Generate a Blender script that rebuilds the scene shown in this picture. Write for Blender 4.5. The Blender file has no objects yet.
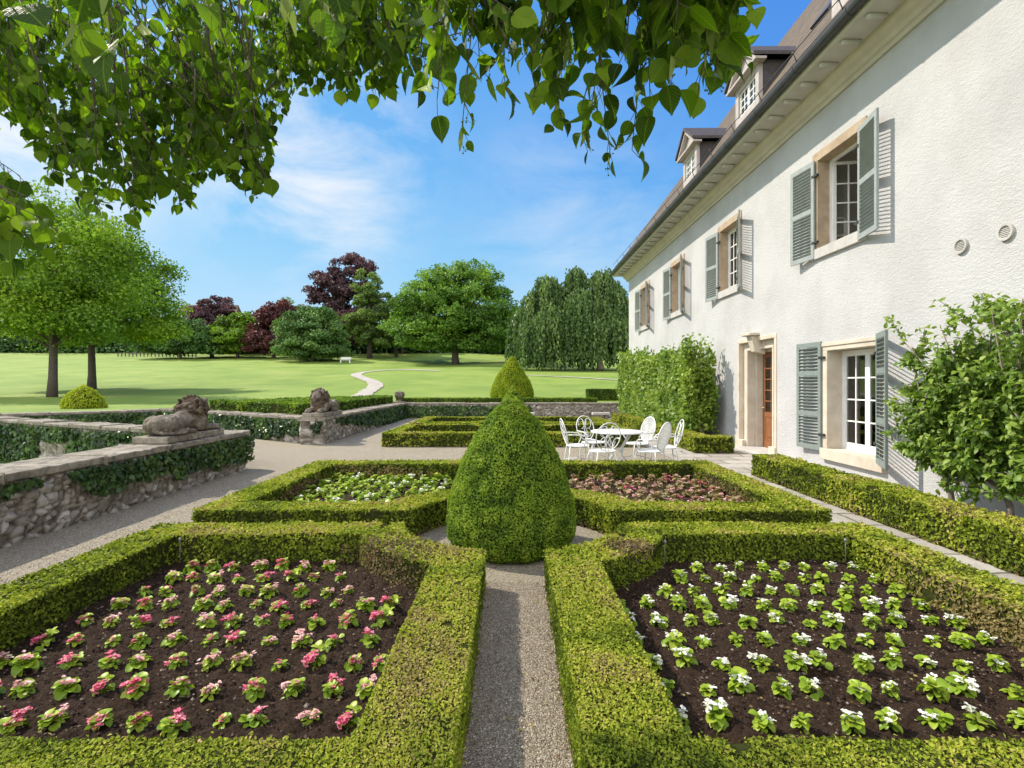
import bpy, math
import numpy as np
from mathutils import Vector, Matrix
R = math.radians
PI = math.pi
scene = bpy.context.scene
COL = scene.collection
RNG = np.random.default_rng(7)
SUN = Vector((.43, -.205, -.49)).normalized()      # direction the sunlight travels

# ------------------------------------------------------------------ mesh builder
class MB:
    def __init__(self):
        self.V = []; self.P = []; self.n = 0; self.U = {}
    def add(self, v, f, mat=0, smooth=False, tint=0.5, uv=None):
        v = np.asarray(v, float).reshape(-1, 3)
        if uv is not None: self.U[self.n] = uv
        if isinstance(f, np.ndarray):
            m = len(f); flat = (f + self.n).ravel(); tot = np.full(m, f.shape[1])
        else:
            m = len(f); flat = np.array([i + self.n for q in f for i in q], int); tot = np.array([len(q) for q in f], int)
        t = np.full(m, tint, float) if np.isscalar(tint) else np.asarray(tint, float)
        self.V.append(v); self.n += len(v)
        self.P.append((flat, tot, np.full(m, mat), np.full(m, smooth), t))
        return self
    def merge(self, o, M=None):
        for v in [np.concatenate(o.V)]:
            if M is not None:
                A = np.array(M); v = v @ A[:3, :3].T + A[:3, 3]
            self.V.append(v)
        for (fl, to, ma, sm, ti) in o.P:
            self.P.append((fl + self.n, to, ma, sm, ti))
        self.n += o.n
        return self
    def box(self, x0, x1, y0, y1, z0, z1, mat=0, tint=.5, M=None):
        v = np.array([[x, y, z] for z in (z0, z1) for y in (y0, y1) for x in (x0, x1)], float)
        if M is not None:
            A = np.array(M); v = v @ A[:3, :3].T + A[:3, 3]
        f = np.array([[0, 2, 3, 1], [4, 5, 7, 6], [0, 1, 5, 4], [2, 6, 7, 3], [0, 4, 6, 2], [1, 3, 7, 5]])
        return self.add(v, f, mat, False, tint)
    def tube(self, pts, rad, n=8, mat=0, cap=True, tint=.5):
        pts = np.asarray(pts, float); k = len(pts)
        rad = np.full(k, rad, float) if np.isscalar(rad) else np.asarray(rad, float)
        d = np.gradient(pts, axis=0); d /= np.linalg.norm(d, axis=1)[:, None] + 1e-12
        u = np.cross(d[0], [0, 0, 1.]);
        if np.linalg.norm(u) < .1: u = np.cross(d[0], [1., 0, 0])
        u /= np.linalg.norm(u)
        a = np.arange(n) * 2 * PI / n; V = []
        for i in range(k):
            u = u - d[i] * np.dot(u, d[i]); u /= np.linalg.norm(u) + 1e-12
            w = np.cross(d[i], u)
            V.append(pts[i] + rad[i] * (np.cos(a)[:, None] * u + np.sin(a)[:, None] * w))
        V = np.concatenate(V); f = []
        for i in range(k - 1):
            for j in range(n):
                b = (j + 1) % n
                f.append([i * n + j, i * n + b, (i + 1) * n + b, (i + 1) * n + j])
        if cap:
            f.append(list(range(n))[::-1]); f.append([(k - 1) * n + j for j in range(n)])
        return self.add(V, f, mat, True, tint)
    def lathe(self, prof, n=24, c=(0, 0, 0), mat=0, smooth=True):
        a = np.arange(n) * 2 * PI / n; V = []
        for r, z in prof:
            V.append(np.stack([c[0] + r * np.cos(a), c[1] + r * np.sin(a), np.full(n, c[2] + z)], 1))
        V = np.concatenate(V); f = []
        for i in range(len(prof) - 1):
            for j in range(n):
                b = (j + 1) % n
                f.append([i * n + j, i * n + b, (i + 1) * n + b, (i + 1) * n + j])
        f.append(list(range(n))[::-1]); f.append([(len(prof) - 1) * n + j for j in range(n)])
        return self.add(V, f, mat, smooth)
    def extrude_y(self, prof, y0, y1, mat=0, closed=True):
        """a profile of (x, z) pairs drawn along Y"""
        k = len(prof)
        V = [[x, y0, z] for x, z in prof] + [[x, y1, z] for x, z in prof]
        rng = range(k if closed else k - 1)
        f = [[i, (i + 1) % k, k + (i + 1) % k, k + i] for i in rng]
        if closed:
            f.append(list(range(k))[::-1]); f.append([k + i for i in range(k)])
        return self.add(V, f, mat)
    def mesh(self, name, mats, org=(0, 0, 0), attrs=None):
        V = np.concatenate(self.V) - np.asarray(org, float)
        fl = np.concatenate([p[0] for p in self.P]).astype(np.int32)
        to = np.concatenate([p[1] for p in self.P]).astype(np.int32)
        ma = np.concatenate([p[2] for p in self.P]).astype(np.int32)
        sm = np.concatenate([p[3] for p in self.P]).astype(bool)
        ti = np.concatenate([p[4] for p in self.P]).astype(np.float32)
        me = bpy.data.meshes.new(name)
        me.vertices.add(len(V)); me.vertices.foreach_set('co', V.astype(np.float32).ravel())
        me.loops.add(len(fl)); me.loops.foreach_set('vertex_index', fl)
        st = np.concatenate([[0], np.cumsum(to)[:-1]]).astype(np.int32)
        me.polygons.add(len(to)); me.polygons.foreach_set('loop_start', st)
        for m in (mats if isinstance(mats, (list, tuple)) else [mats]): me.materials.append(m)
        me.polygons.foreach_set('material_index', ma)
        me.polygons.foreach_set('use_smooth', sm)
        me.update(calc_edges=True)
        at = me.attributes.new('tint', 'FLOAT', 'FACE'); at.data.foreach_set('value', ti)
        if self.U:
            L = np.zeros((len(V), 3), np.float32)
            for s, u in self.U.items(): L[s:s + len(u)] = u
            a = me.attributes.new('leafuv', 'FLOAT_VECTOR', 'POINT'); a.data.foreach_set('vector', L.ravel())
        for k, arr in (attrs or {}).items():
            a = me.attributes.new(k, 'FLOAT', 'POINT'); a.data.foreach_set('value', np.asarray(arr, np.float32))
        return me

ORG = {}
def tag(o, label=None, cat=None, group=None, kind=None):
    if label: o['label'] = label
    if cat: o['category'] = cat
    if group: o['group'] = group
    if kind: o['kind'] = kind
    return o
def thing(name, label, cat, loc=(0, 0, 0), rz=0, group=None):
    o = bpy.data.objects.new(name, None); COL.objects.link(o)
    o.empty_display_size = .2
    o.location = loc; o.rotation_euler = (0, 0, rz); ORG[o.name] = np.array(loc, float)
    return tag(o, label, cat, group)
def part(mb, name, mats, parent, label=None, attrs=None, kind=None):
    org = ORG.get(parent.name, np.zeros(3))
    o = bpy.data.objects.new(name, mb.mesh(name, mats, org, attrs)); COL.objects.link(o)
    o.parent = parent; ORG[o.name] = org
    if label: o['label'] = label
    if kind: o['kind'] = kind
    return o
def solo(mb, name, mats, label, cat, group=None, kind=None, attrs=None, org=None):
    V = np.concatenate(mb.V)
    if org is None: org = [(V[:, 0].min() + V[:, 0].max()) / 2, (V[:, 1].min() + V[:, 1].max()) / 2, V[:, 2].min()]
    o = bpy.data.objects.new(name, mb.mesh(name, mats, org, attrs)); COL.objects.link(o)
    o.location = org; ORG[o.name] = np.array(org, float)
    return tag(o, label, cat, group, kind)
def bev(o, w=.01, seg=2, ang=35):
    m = o.modifiers.new('bevel', 'BEVEL'); m.width = w; m.segments = seg; m.limit_method = 'ANGLE'; m.angle_limit = R(ang)
    return o
def dup(root, loc, rz=None, label=None, scale=None):
    r = root.copy(); COL.objects.link(r); r.location = loc
    if rz is not None: r.rotation_euler = (0, 0, rz)
    if scale is not None: r.scale = (scale,) * 3 if np.isscalar(scale) else scale
    if label: r['label'] = label
    for ch in list(root.children):
        c = ch.copy(); COL.objects.link(c); c.parent = r
        for g in list(ch.children):
            d = g.copy(); COL.objects.link(d); d.parent = c
    return r

# ------------------------------------------------------------------ noise and leaf helpers
def _hash(i, seed):
    x = (i[:, 0] * 73856093) ^ (i[:, 1] * 19349663) ^ (i[:, 2] * 83492791) ^ (seed * 2654435761)
    x = x.astype(np.uint64) & np.uint64(0xFFFFFFFF)
    x = ((x >> np.uint64(16)) ^ x) * np.uint64(0x45d9f3b) & np.uint64(0xFFFFFFFF)
    x = ((x >> np.uint64(16)) ^ x) * np.uint64(0x45d9f3b) & np.uint64(0xFFFFFFFF)
    return (((x >> np.uint64(16)) ^ x) & np.uint64(0xFFFFFF)).astype(float) / 0xFFFFFF
def vnoise(P, s, seed=1):
    q = np.asarray(P, float) * s; i = np.floor(q).astype(np.int64); f = q - i; f = f * f * (3 - 2 * f)
    o = 0
    for dx in (0, 1):
        for dy in (0, 1):
            for dz in (0, 1):
                w = (f[:, 0] if dx else 1 - f[:, 0]) * (f[:, 1] if dy else 1 - f[:, 1]) * (f[:, 2] if dz else 1 - f[:, 2])
                o = o + w * _hash(i + np.array([dx, dy, dz]), seed)
    return o
def unit(a): return a / (np.linalg.norm(a, axis=-1, keepdims=True) + 1e-9)
def scatter(mb, P, N, L, W, tint, rng, jit=.6, mat=0):
    """many small diamond leaves"""
    n = len(P)
    if n == 0: return
    N = unit(unit(N) + jit * rng.normal(size=(n, 3)))
    T = unit(np.cross(N, rng.normal(size=(n, 3)))); B = np.cross(N, T)
    L = np.broadcast_to(L, n)[:, None] * rng.uniform(.75, 1.25, (n, 1)); W = np.broadcast_to(W, n)[:, None] * rng.uniform(.8, 1.2, (n, 1))
    k = N * W * .18
    V = np.stack([P - T * L / 2, P + B * W / 2 - T * L * .06 + k, P + T * L / 2, P - B * W / 2 - T * L * .06 + k], 1).reshape(-1, 3)
    mb.add(V, np.arange(4 * n).reshape(n, 4), mat, False, np.clip(np.broadcast_to(tint, n), 0, 1))
def leaf_template(ts, ws, fold=.15, curl=.25, neck=0.0):
    """a leaf blade along +Y, normal +Z: mid rib plus two edges"""
    V = []; F = []
    for t, w in zip(ts, ws):
        z = -curl * t * t
        V += [[-w, t, z + fold * w], [0, t, z], [w, t, z + fold * w]]
    for i in range(len(ts) - 1):
        a = 3 * i; F += [[a, a + 1, a + 4, a + 3], [a + 1, a + 2, a + 5, a + 4]]
    return np.array(V), np.array(F)
def leaf_batch(mb, tpl, P, T, N, S, tint, mat=0, rng=None, var=.0):
    n = len(P); tv, tf = tpl; m = len(tv)
    T = unit(T); X = unit(np.cross(T, N)); Z = np.cross(X, T)
    S = np.broadcast_to(S, n)
    loc = np.broadcast_to(tv, (n, m, 3)).copy()
    if var and rng is not None:
        loc[:, :, 2] *= rng.uniform(1 - var, 1 + var * 2, (n, 1)); loc[:, :, 0] *= rng.uniform(.85, 1.12, (n, 1))
    V = P[:, None, :] + S[:, None, None] * (loc[:, :, 0:1] * X[:, None] + loc[:, :, 1:2] * T[:, None] + loc[:, :, 2:3] * Z[:, None])
    Fc = (tf[None] + (np.arange(n) * m)[:, None, None]).reshape(-1, tf.shape[1])
    ti = np.repeat(np.clip(np.broadcast_to(tint, n), 0, 1), len(tf))
    mb.add(V.reshape(-1, 3), Fc, mat, True, ti, np.tile(tv, (n, 1)))

# ------------------------------------------------------------------ materials
def newmat(name):
    m = bpy.data.materials.new(name); m.use_nodes = True
    nt = m.node_tree; nt.nodes.clear()
    out = nt.nodes.new('ShaderNodeOutputMaterial'); b = nt.nodes.new('ShaderNodeBsdfPrincipled')
    nt.links.new(b.outputs[0], out.inputs[0])
    return m, nt, b, out
def N_(nt, t, **kw):
    n = nt.nodes.new(t)
    for k, v in kw.items():
        if k in n.inputs.keys(): n.inputs[k].default_value = v
        else: setattr(n, k, v)
    return n
def ramp(nt, stops, fac=None, mode='LINEAR'):
    r = nt.nodes.new('ShaderNodeValToRGB'); r.color_ramp.interpolation = mode
    e = r.color_ramp.elements
    while len(e) < len(stops): e.new(.5)
    for el, (p, c) in zip(e, stops):
        el.position = p; el.color = (*c, 1) if len(c) == 3 else c
    if fac is not None: nt.links.new(fac, r.inputs[0])
    return r
def pos(nt, scale=(1, 1, 1)):
    g = nt.nodes.new('ShaderNodeNewGeometry'); mp = nt.nodes.new('ShaderNodeMapping'); mp.inputs['Scale'].default_value = scale
    nt.links.new(g.outputs['Position'], mp.inputs[0]); return mp.outputs[0]
def noise(nt, vec, scale, detail=4, rough=.55, dist=0.):
    n = N_(nt, 'ShaderNodeTexNoise', Scale=scale, Detail=detail, Roughness=rough, Distortion=dist); nt.links.new(vec, n.inputs['Vector']); return n.outputs['Fac']
def mix(nt, fac, a, b, blend='MIX'):
    m = nt.nodes.new('ShaderNodeMix'); m.data_type = 'RGBA'; m.blend_type = blend
    for s, v in ((0, fac), (6, a), (7, b)):
        if hasattr(v, 'is_linked') or isinstance(v, bpy.types.NodeSocket): nt.links.new(v, m.inputs[s])
        else: m.inputs[s].default_value = v if s == 0 else ((*v, 1) if len(v) == 3 else v)
    return m.outputs[2]
def math_(nt, op, a, b=None, c=None):
    m = nt.nodes.new('ShaderNodeMath'); m.operation = op
    for i, v in enumerate((a, b, c)):
        if v is None: continue
        if isinstance(v, bpy.types.NodeSocket): nt.links.new(v, m.inputs[i])
        else: m.inputs[i].default_value = v
    return m.outputs[0]
def bump(nt, b, h, dist, strength=1., prev=None):
    n = N_(nt, 'ShaderNodeBump', Distance=dist, Strength=strength); nt.links.new(h, n.inputs['Height'])
    if prev is not None: nt.links.new(prev, n.inputs['Normal'])
    nt.links.new(n.outputs[0], b.inputs['Normal']); return n.outputs[0]
def leafmat(name, stops, trans=.3, rough=.5, spec=.3, glow=(1.25, 1.35, .6), veins=0.):
    m, nt, b, out = newmat(name)
    a = N_(nt, 'ShaderNodeAttribute', attribute_name='tint')
    c = ramp(nt, stops, a.outputs['Fac']).outputs[0]
    if veins:
        u = N_(nt, 'ShaderNodeAttribute', attribute_name='leafuv'); s = nt.nodes.new('ShaderNodeSeparateXYZ'); nt.links.new(u.outputs['Vector'], s.inputs[0])
        ax = math_(nt, 'ABSOLUTE', s.outputs[0]); w = math_(nt, 'SINE', math_(nt, 'MULTIPLY', math_(nt, 'SUBTRACT', s.outputs[1], math_(nt, 'MULTIPLY', ax, .9)), 44.))
        side = ramp(nt, [(.9, (0, 0, 0)), (.99, (1, 1, 1))], w).outputs[0]; rib = ramp(nt, [(.012, (1, 1, 1)), (.035, (0, 0, 0))], ax).outputs[0]
        v = math_(nt, 'MULTIPLY', math_(nt, 'MAXIMUM', side, rib), veins)
        c = mix(nt, math_(nt, 'MULTIPLY', noise(nt, pos(nt), 30., 4, .6), .28), c, stops[0][1])
        c = mix(nt, v, c, stops[-1][1])
        bump(nt, b, math_(nt, 'SUBTRACT', noise(nt, pos(nt), 60., 3), math_(nt, 'MAXIMUM', side, rib)), .002)
    nt.links.new(c, b.inputs['Base Color']); b.inputs['Roughness'].default_value = rough
    b.inputs['Specular IOR Level'].default_value = spec
    t = nt.nodes.new('ShaderNodeBsdfTranslucent')
    nt.links.new(mix(nt, 1., c, glow, 'MULTIPLY'), t.inputs[0])
    x = nt.nodes.new('ShaderNodeMixShader'); x.inputs[0].default_value = trans
    nt.links.new(b.outputs[0], x.inputs[1]); nt.links.new(t.outputs[0], x.inputs[2]); nt.links.new(x.outputs[0], out.inputs[0])
    return m
def plain(name, c, rough=.6, var=.12, scale=6., metal=0., bd=0., bs=60., spec=.5):
    m, nt, b, out = newmat(name)
    p = pos(nt); f = noise(nt, p, scale)
    d = tuple(x * (1 - var) for x in c); l = tuple(min(1, x * (1 + var)) for x in c)
    nt.links.new(ramp(nt, [(.3, d), (.7, l)], f).outputs[0], b.inputs['Base Color'])
    b.inputs['Roughness'].default_value = rough; b.inputs['Metallic'].default_value = metal; b.inputs['Specular IOR Level'].default_value = spec
    if bd: bump(nt, b, noise(nt, p, bs), bd)
    return m
M = {}
M['box'] = leafmat('box_leaf', [(0, (.04, .06, .008)), (.3, (.105, .14, .015)), (.5, (.215, .28, .022)), (.72, (.4, .42, .048)), (.86, (.42, .35, .11)), (.93, (.2, .14, .085)), (1, (.12, .085, .06))], .3, .6, .15)
M['boxcore'] = plain('box_core', (.035, .04, .012), 1., .4, 40, spec=0.)
M['cone'] = leafmat('topiary_leaf', [(0, (.045, .08, .01)), (.35, (.1, .185, .017)), (.7, (.235, .34, .03)), (1, (.38, .44, .05))], .28, .55, .18)
M['cone_y'] = leafmat('golden_leaf', [(0, (.12, .18, .01)), (.5, (.26, .34, .018)), (1, (.42, .46, .035))], .3, .6, .15)
M['ivy'] = leafmat('ivy_leaf', [(0, (.016, .04, .012)), (.5, (.045, .09, .02)), (.85, (.1, .175, .035)), (1, (.17, .24, .05))], .18, .38, .35)
M['linden'] = leafmat('linden_leaf', [(0, (.016, .04, .005)), (.45, (.065, .13, .01)), (.75, (.16, .26, .016)), (1, (.25, .36, .025))], .5, .5, .15, (1.5, 1.7, .5), .4)
M['bract'] = leafmat('linden_bract', [(0, (.16, .22, .05)), (1, (.24, .29, .09))], .4, .7, .1)
M['pear'] = leafmat('espalier_leaf', [(0, (.05, .1, .015)), (.5, (.15, .245, .03)), (1, (.32, .41, .07))], .34, .45, .3)
M['leaf_green'] = leafmat('tree_leaf_green', [(0, (.035, .08, .012)), (.5, (.11, .22, .026)), (1, (.24, .37, .045))], .35, .5)
M['leaf_light'] = leafmat('tree_leaf_bright', [(0, (.045, .1, .008)), (.5, (.165, .285, .02)), (1, (.36, .48, .038))], .36, .5)
M['leaf_dark'] = leafmat('tree_leaf_dark', [(0, (.028, .07, .022)), (.5, (.07, .15, .036)), (1, (.15, .25, .055))], .25, .5)
M['leaf_loose'] = leafmat('tree_leaf_olive', [(0, (.06, .1, .025)), (.5, (.125, .2, .04)), (1, (.22, .31, .07))], .35, .5)
M['leaf_copper'] = leafmat('tree_leaf_copper', [(0, (.035, .022, .026)), (.5, (.095, .055, .062)), (1, (.18, .095, .1))], .25, .5, .3, (1.3, .8, .8))
M['leaf_red'] = leafmat('tree_leaf_red', [(0, (.035, .018, .018)), (.5, (.095, .036, .036)), (1, (.19, .075, .065))], .25, .5, .3, (1.3, .8, .8))
M['leaf_weep'] = leafmat('tree_leaf_weeping', [(0, (.022, .055, .018)), (.5, (.078, .14, .035)), (1, (.2, .28, .08))], .28, .5)
M['beg_leaf'] = leafmat('begonia_leaf', [(0, (.1, .19, .015)), (.5, (.25, .37, .025)), (1, (.45, .52, .06))], .3, .4, .3)
M['beg_bronze'] = leafmat('begonia_bronze_leaf', [(0, (.12, .11, .03)), (.5, (.27, .23, .085)), (1, (.42, .32, .16))], .3, .3, .5, (1.2, 1, .8))
M['pink'] = leafmat('begonia_pink_petal', [(0, (.5, .03, .09)), (.45, (.72, .14, .24)), (1, (.8, .38, .42))], .25, .45, .3, (1, .8, .8))
M['palepink'] = leafmat('begonia_pale_petal', [(0, (.68, .32, .32)), (1, (.82, .58, .53))], .25, .45, .3, (1, .8, .8))
M['white_petal'] = leafmat('begonia_white_petal', [(0, (.75, .76, .62)), (1, (.85, .85, .8))], .25, .45, .3, (1, 1, .9))
M['bark'] = plain('bark', (.085, .065, .05), .9, .35, 14, bd=.02, bs=22)
M['barkgrey'] = plain('grey_bark', (.2, .165, .13), .85, .3, 18, bd=.008, bs=60)
M['white_iron'] = plain('white_painted_iron', (.7, .7, .68), .5, .05, 20)
M['steel'] = plain('dull_steel', (.2, .2, .2), .6, .1, 20, metal=.3)

def mat_gravel():
    m, nt, b, out = newmat('gravel')
    p = pos(nt)
    v = N_(nt, 'ShaderNodeTexVoronoi', Scale=150.); nt.links.new(p, v.inputs['Vector'])
    v2 = N_(nt, 'ShaderNodeTexVoronoi', Scale=60.); nt.links.new(p, v2.inputs['Vector'])
    sep = nt.nodes.new('ShaderNodeSeparateColor'); nt.links.new(v.outputs['Color'], sep.inputs[0])
    c = ramp(nt, [(0, (.12, .095, .06)), (.45, (.3, .25, .168)), (.8, (.46, .4, .285)), (1, (.66, .6, .48))], sep.outputs[0]).outputs[0]
    c = mix(nt, math_(nt, 'MULTIPLY', noise(nt, p, 1.2), .45), c, (.29, .245, .175))
    c = mix(nt, ramp(nt, [(.55, (0, 0, 0)), (.75, (.5, .5, .5))], noise(nt, p, .8, 3)).outputs[0], c, (.24, .2, .14))
    nt.links.new(c, b.inputs['Base Color']); b.inputs['Roughness'].default_value = .85
    h = math_(nt, 'ADD', math_(nt, 'MULTIPLY', v.outputs['Distance'], -.9), math_(nt, 'MULTIPLY', v2.outputs['Distance'], -.8))
    bump(nt, b, h, .014, .9)
    return m
M['gravel'] = mat_gravel()
def mat_grass():
    m, nt, b, out = newmat('lawn_grass')
    p = pos(nt)
    c = ramp(nt, [(.3, (.125, .2, .032)), (.5, (.19, .27, .046)), (.72, (.27, .32, .075))], noise(nt, p, .22, 6, .65)).outputs[0]
    c = mix(nt, ramp(nt, [(.45, (0, 0, 0)), (.7, (.55, .55, .55))], noise(nt, pos(nt, (.35, 1, 1)), 2.2, 5)).outputs[0], c, (.16, .23, .04))
    c = mix(nt, ramp(nt, [(.58, (0, 0, 0)), (.75, (.4, .4, .4))], noise(nt, p, .06, 4)).outputs[0], c, (.3, .29, .1))
    nt.links.new(c, b.inputs['Base Color']); b.inputs['Roughness'].default_value = .8; b.inputs['Specular IOR Level'].default_value = .2
    bump(nt, b, noise(nt, p, 14, 4, .7), .06, .8)
    return m
M['grass'] = mat_grass()
def mat_paving():
    m, nt, b, out = newmat('flagstones')
    g = nt.nodes.new('ShaderNodeNewGeometry')
    nz = N_(nt, 'ShaderNodeTexNoise', Scale=1.3, Detail=3.); nt.links.new(g.outputs['Position'], nz.inputs['Vector'])
    ad = nt.nodes.new('ShaderNodeVectorMath'); ad.operation = 'MULTIPLY_ADD'; nt.links.new(nz.outputs['Color'], ad.inputs[0]); ad.inputs[1].default_value = (.25, .25, .25); nt.links.new(g.outputs['Position'], ad.inputs[2])
    br = N_(nt, 'ShaderNodeTexBrick', Scale=1.); br.inputs['Brick Width'].default_value = .75; br.inputs['Row Height'].default_value = .5; br.inputs['Mortar Size'].default_value = .018; br.inputs['Bias'].default_value = 0
    br.inputs['Color1'].default_value = (.3, .265, .225, 1); br.inputs['Color2'].default_value = (.46, .42, .37, 1); br.inputs['Mortar'].default_value = (.1, .1, .06, 1)
    nt.links.new(ad.outputs[0], br.inputs['Vector'])
    p = g.outputs['Position']
    c = mix(nt, ramp(nt, [(.4, (0, 0, 0)), (.7, (.55, .55, .55))], noise(nt, p, 5, 6, .7)).outputs[0], br.outputs['Color'], (.22, .2, .16))
    nt.links.new(c, b.inputs['Base Color']); b.inputs['Roughness'].default_value = .75
    bump(nt, b, math_(nt, 'SUBTRACT', noise(nt, p, 18, 4), math_(nt, 'MULTIPLY', br.outputs['Fac'], 1.4)), .012)
    return m
M['paving'] = mat_paving()
def mat_soil():
    m, nt, b, out = newmat('garden_soil')
    p = pos(nt)
    c = ramp(nt, [(.3, (.014, .008, .005)), (.55, (.042, .025, .015)), (.8, (.088, .056, .035))], noise(nt, p, 60, 5, .7)).outputs[0]
    c = mix(nt, ramp(nt, [(.66, (0, 0, 0)), (.72, (.6, .6, .6))], noise(nt, p, 90, 2)).outputs[0], c, (.12, .088, .062))
    nt.links.new(c, b.inputs['Base Color']); b.inputs['Roughness'].default_value = .95; b.inputs['Specular IOR Level'].default_value = .15
    bump(nt, b, noise(nt, p, 110, 5, .7), .015)
    return m
M['soil'] = mat_soil()
def mat_stucco():
    m, nt, b, out = newmat('white_stucco')
    p = pos(nt)
    c = ramp(nt, [(.3, (.44, .432, .424)), (.6, (.515, .508, .5))], noise(nt, p, .9, 5, .6)).outputs[0]
    c = mix(nt, ramp(nt, [(.55, (0, 0, 0)), (.8, (.3, .3, .3))], noise(nt, pos(nt, (1, 1, .35)), 2.2, 5)).outputs[0], c, (.42, .38, .33))
    nt.links.new(c, b.inputs['Base Color']); b.inputs['Roughness'].default_value = .9; b.inputs['Specular IOR Level'].default_value = .2
    c = mix(nt, ramp(nt, [(.56, (0, 0, 0)), (.74, (.42, .42, .42))], noise(nt, pos(nt, (2, 2, .12)), 2.6, 6, .65)).outputs[0], c, (.36, .33, .28))
    c = mix(nt, ramp(nt, [(.62, (0, 0, 0)), (.66, (.3, .3, .3))], noise(nt, p, .55, 3, .5)).outputs[0], c, (.6, .58, .55))
    h = math_(nt, 'ADD', noise(nt, pos(nt, (1, .8, 1.4)), 22, 5, .65, .5), math_(nt, 'MULTIPLY', noise(nt, p, 60, 3), .4))
    bump(nt, b, h, .028, .6)
    return m
M['stucco'] = mat_stucco()
def mat_stone(name, cs, scale=3., bd=.012, lich=None, bs=35):
    m, nt, b, out = newmat(name)
    p = pos(nt)
    c = ramp(nt, [(.28, cs[0]), (.5, cs[1]), (.72, cs[2])], noise(nt, p, scale, 7, .68)).outputs[0]
    if lich: c = mix(nt, ramp(nt, [(.5, (0, 0, 0)), (.62, (.85, .85, .85))], noise(nt, p, scale * 2.3, 6, .65, .4)).outputs[0], c, lich)
    c = mix(nt, ramp(nt, [(.5, (0, 0, 0)), (.75, (.4, .4, .4))], noise(nt, p, 45, 3)).outputs[0], c, cs[0])
    nt.links.new(c, b.inputs['Base Color']); b.inputs['Roughness'].default_value = .88; b.inputs['Specular IOR Level'].default_value = .2
    bump(nt, b, noise(nt, p, bs, 6, .7), bd)
    return m
M['sandstone'] = mat_stone('window_sandstone', ((.32, .235, .16), (.42, .32, .225), (.5, .4, .29)), 4, .006)
M['palestone'] = mat_stone('pale_door_stone', ((.47, .4, .31), (.57, .5, .4), (.66, .59, .49)), 3, .005)
M['sillstone'] = mat_stone('grey_sill_stone', ((.38, .37, .34), (.48, .46, .43), (.55, .53, .49)), 4, .006)
M['coping'] = mat_stone('coping_stone', ((.15, .13, .1), (.28, .245, .19), (.42, .375, .3)), 3.5, .015, (.11, .1, .085))
M['statue'] = mat_stone('weathered_statue_stone', ((.05, .043, .033), (.17, .145, .11), (.38, .335, .265)), 6, .015, (.1, .07, .055), 50)
def mat_mane():
    m = mat_stone('lichen_statue_stone', ((.04, .032, .025), (.1, .075, .055), (.22, .18, .13)), 7, .02, (.14, .075, .04), 45); return m
M['mane'] = mat_mane()
def mat_rubble():
    m, nt, b, out = newmat('rubble_masonry')
    p = pos(nt)
    a = N_(nt, 'ShaderNodeAttribute', attribute_name='stone'); j = N_(nt, 'ShaderNodeAttribute', attribute_name='joint')
    c = ramp(nt, [(0, (.14, .12, .09)), (.3, (.27, .235, .19)), (.55, (.37, .33, .28)), (.8, (.5, .46, .4)), (1, (.68, .65, .6))], a.outputs['Fac']).outputs[0]
    c = mix(nt, math_(nt, 'MULTIPLY', noise(nt, p, 7, 6, .7), .75), c, (.22, .195, .165))
    c = mix(nt, ramp(nt, [(.58, (0, 0, 0)), (.68, (.7, .7, .7))], noise(nt, p, 9, 6, .7, .5)).outputs[0], c, (.55, .5, .44))
    c = mix(nt, ramp(nt, [(.56, (0, 0, 0)), (.7, (.8, .8, .8))], noise(nt, pos(nt, (1.2, 1.2, .8)), 9, 6, .7)).outputs[0], c, (.09, .065, .045))
    c = mix(nt, ramp(nt, [(0, (.9, .9, .9)), (.35, (0, 0, 0))], j.outputs['Fac']).outputs[0], c, (.07, .055, .04))
    nt.links.new(c, b.inputs['Base Color']); b.inputs['Roughness'].default_value = .92; b.inputs['Specular IOR Level'].default_value = .15
    bump(nt, b, noise(nt, p, 40, 6, .7), .02)
    return m
M['rubble'] = mat_rubble()
def mat_tile():
    m, nt, b, out = newmat('roof_tiles')
    g = nt.nodes.new('ShaderNodeNewGeometry'); s = nt.nodes.new('ShaderNodeSeparateXYZ'); nt.links.new(g.outputs['Position'], s.inputs[0])
    cb = nt.nodes.new('ShaderNodeCombineXYZ'); nt.links.new(math_(nt, 'ADD', s.outputs[1], math_(nt, 'MULTIPLY', s.outputs[0], .0)), cb.inputs[0]); nt.links.new(math_(nt, 'MULTIPLY', s.outputs[2], 1.22), cb.inputs[1])
    br = N_(nt, 'ShaderNodeTexBrick', Scale=1.); br.inputs['Brick Width'].default_value = .2; br.inputs['Row Height'].default_value = .17; br.inputs['Mortar Size'].default_value = .014
    br.inputs['Color1'].default_value = (.07, .048, .026, 1); br.inputs['Color2'].default_value = (.17, .115, .062, 1); br.inputs['Mortar'].default_value = (.04, .03, .025, 1)
    nt.links.new(cb.outputs[0], br.inputs['Vector'])
    c = mix(nt, ramp(nt, [(.4, (0, 0, 0)), (.7, (.6, .6, .6))], noise(nt, g.outputs['Position'], 3, 6, .7)).outputs[0], br.outputs['Color'], (.09, .072, .046))
    nt.links.new(c, b.inputs['Base Color']); b.inputs['Roughness'].default_value = .85
    fr = math_(nt, 'FRACT', math_(nt, 'DIVIDE', math_(nt, 'MULTIPLY', s.outputs[2], 1.22), .17))
    bump(nt, b, math_(nt, 'SUBTRACT', math_(nt, 'MULTIPLY', fr, -.8), br.outputs['Fac']), .04)
    return m
M['tile'] = mat_tile()
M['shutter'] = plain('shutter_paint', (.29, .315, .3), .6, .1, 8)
M['shutter2'] = plain('shutter_paint_dark_green', (.2, .235, .215), .6, .1, 8)  # darker, greener paint on the ground floor shutters
M['cream'] = plain('cream_cornice_paint', (.5, .455, .36), .7, .1, 3)
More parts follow.
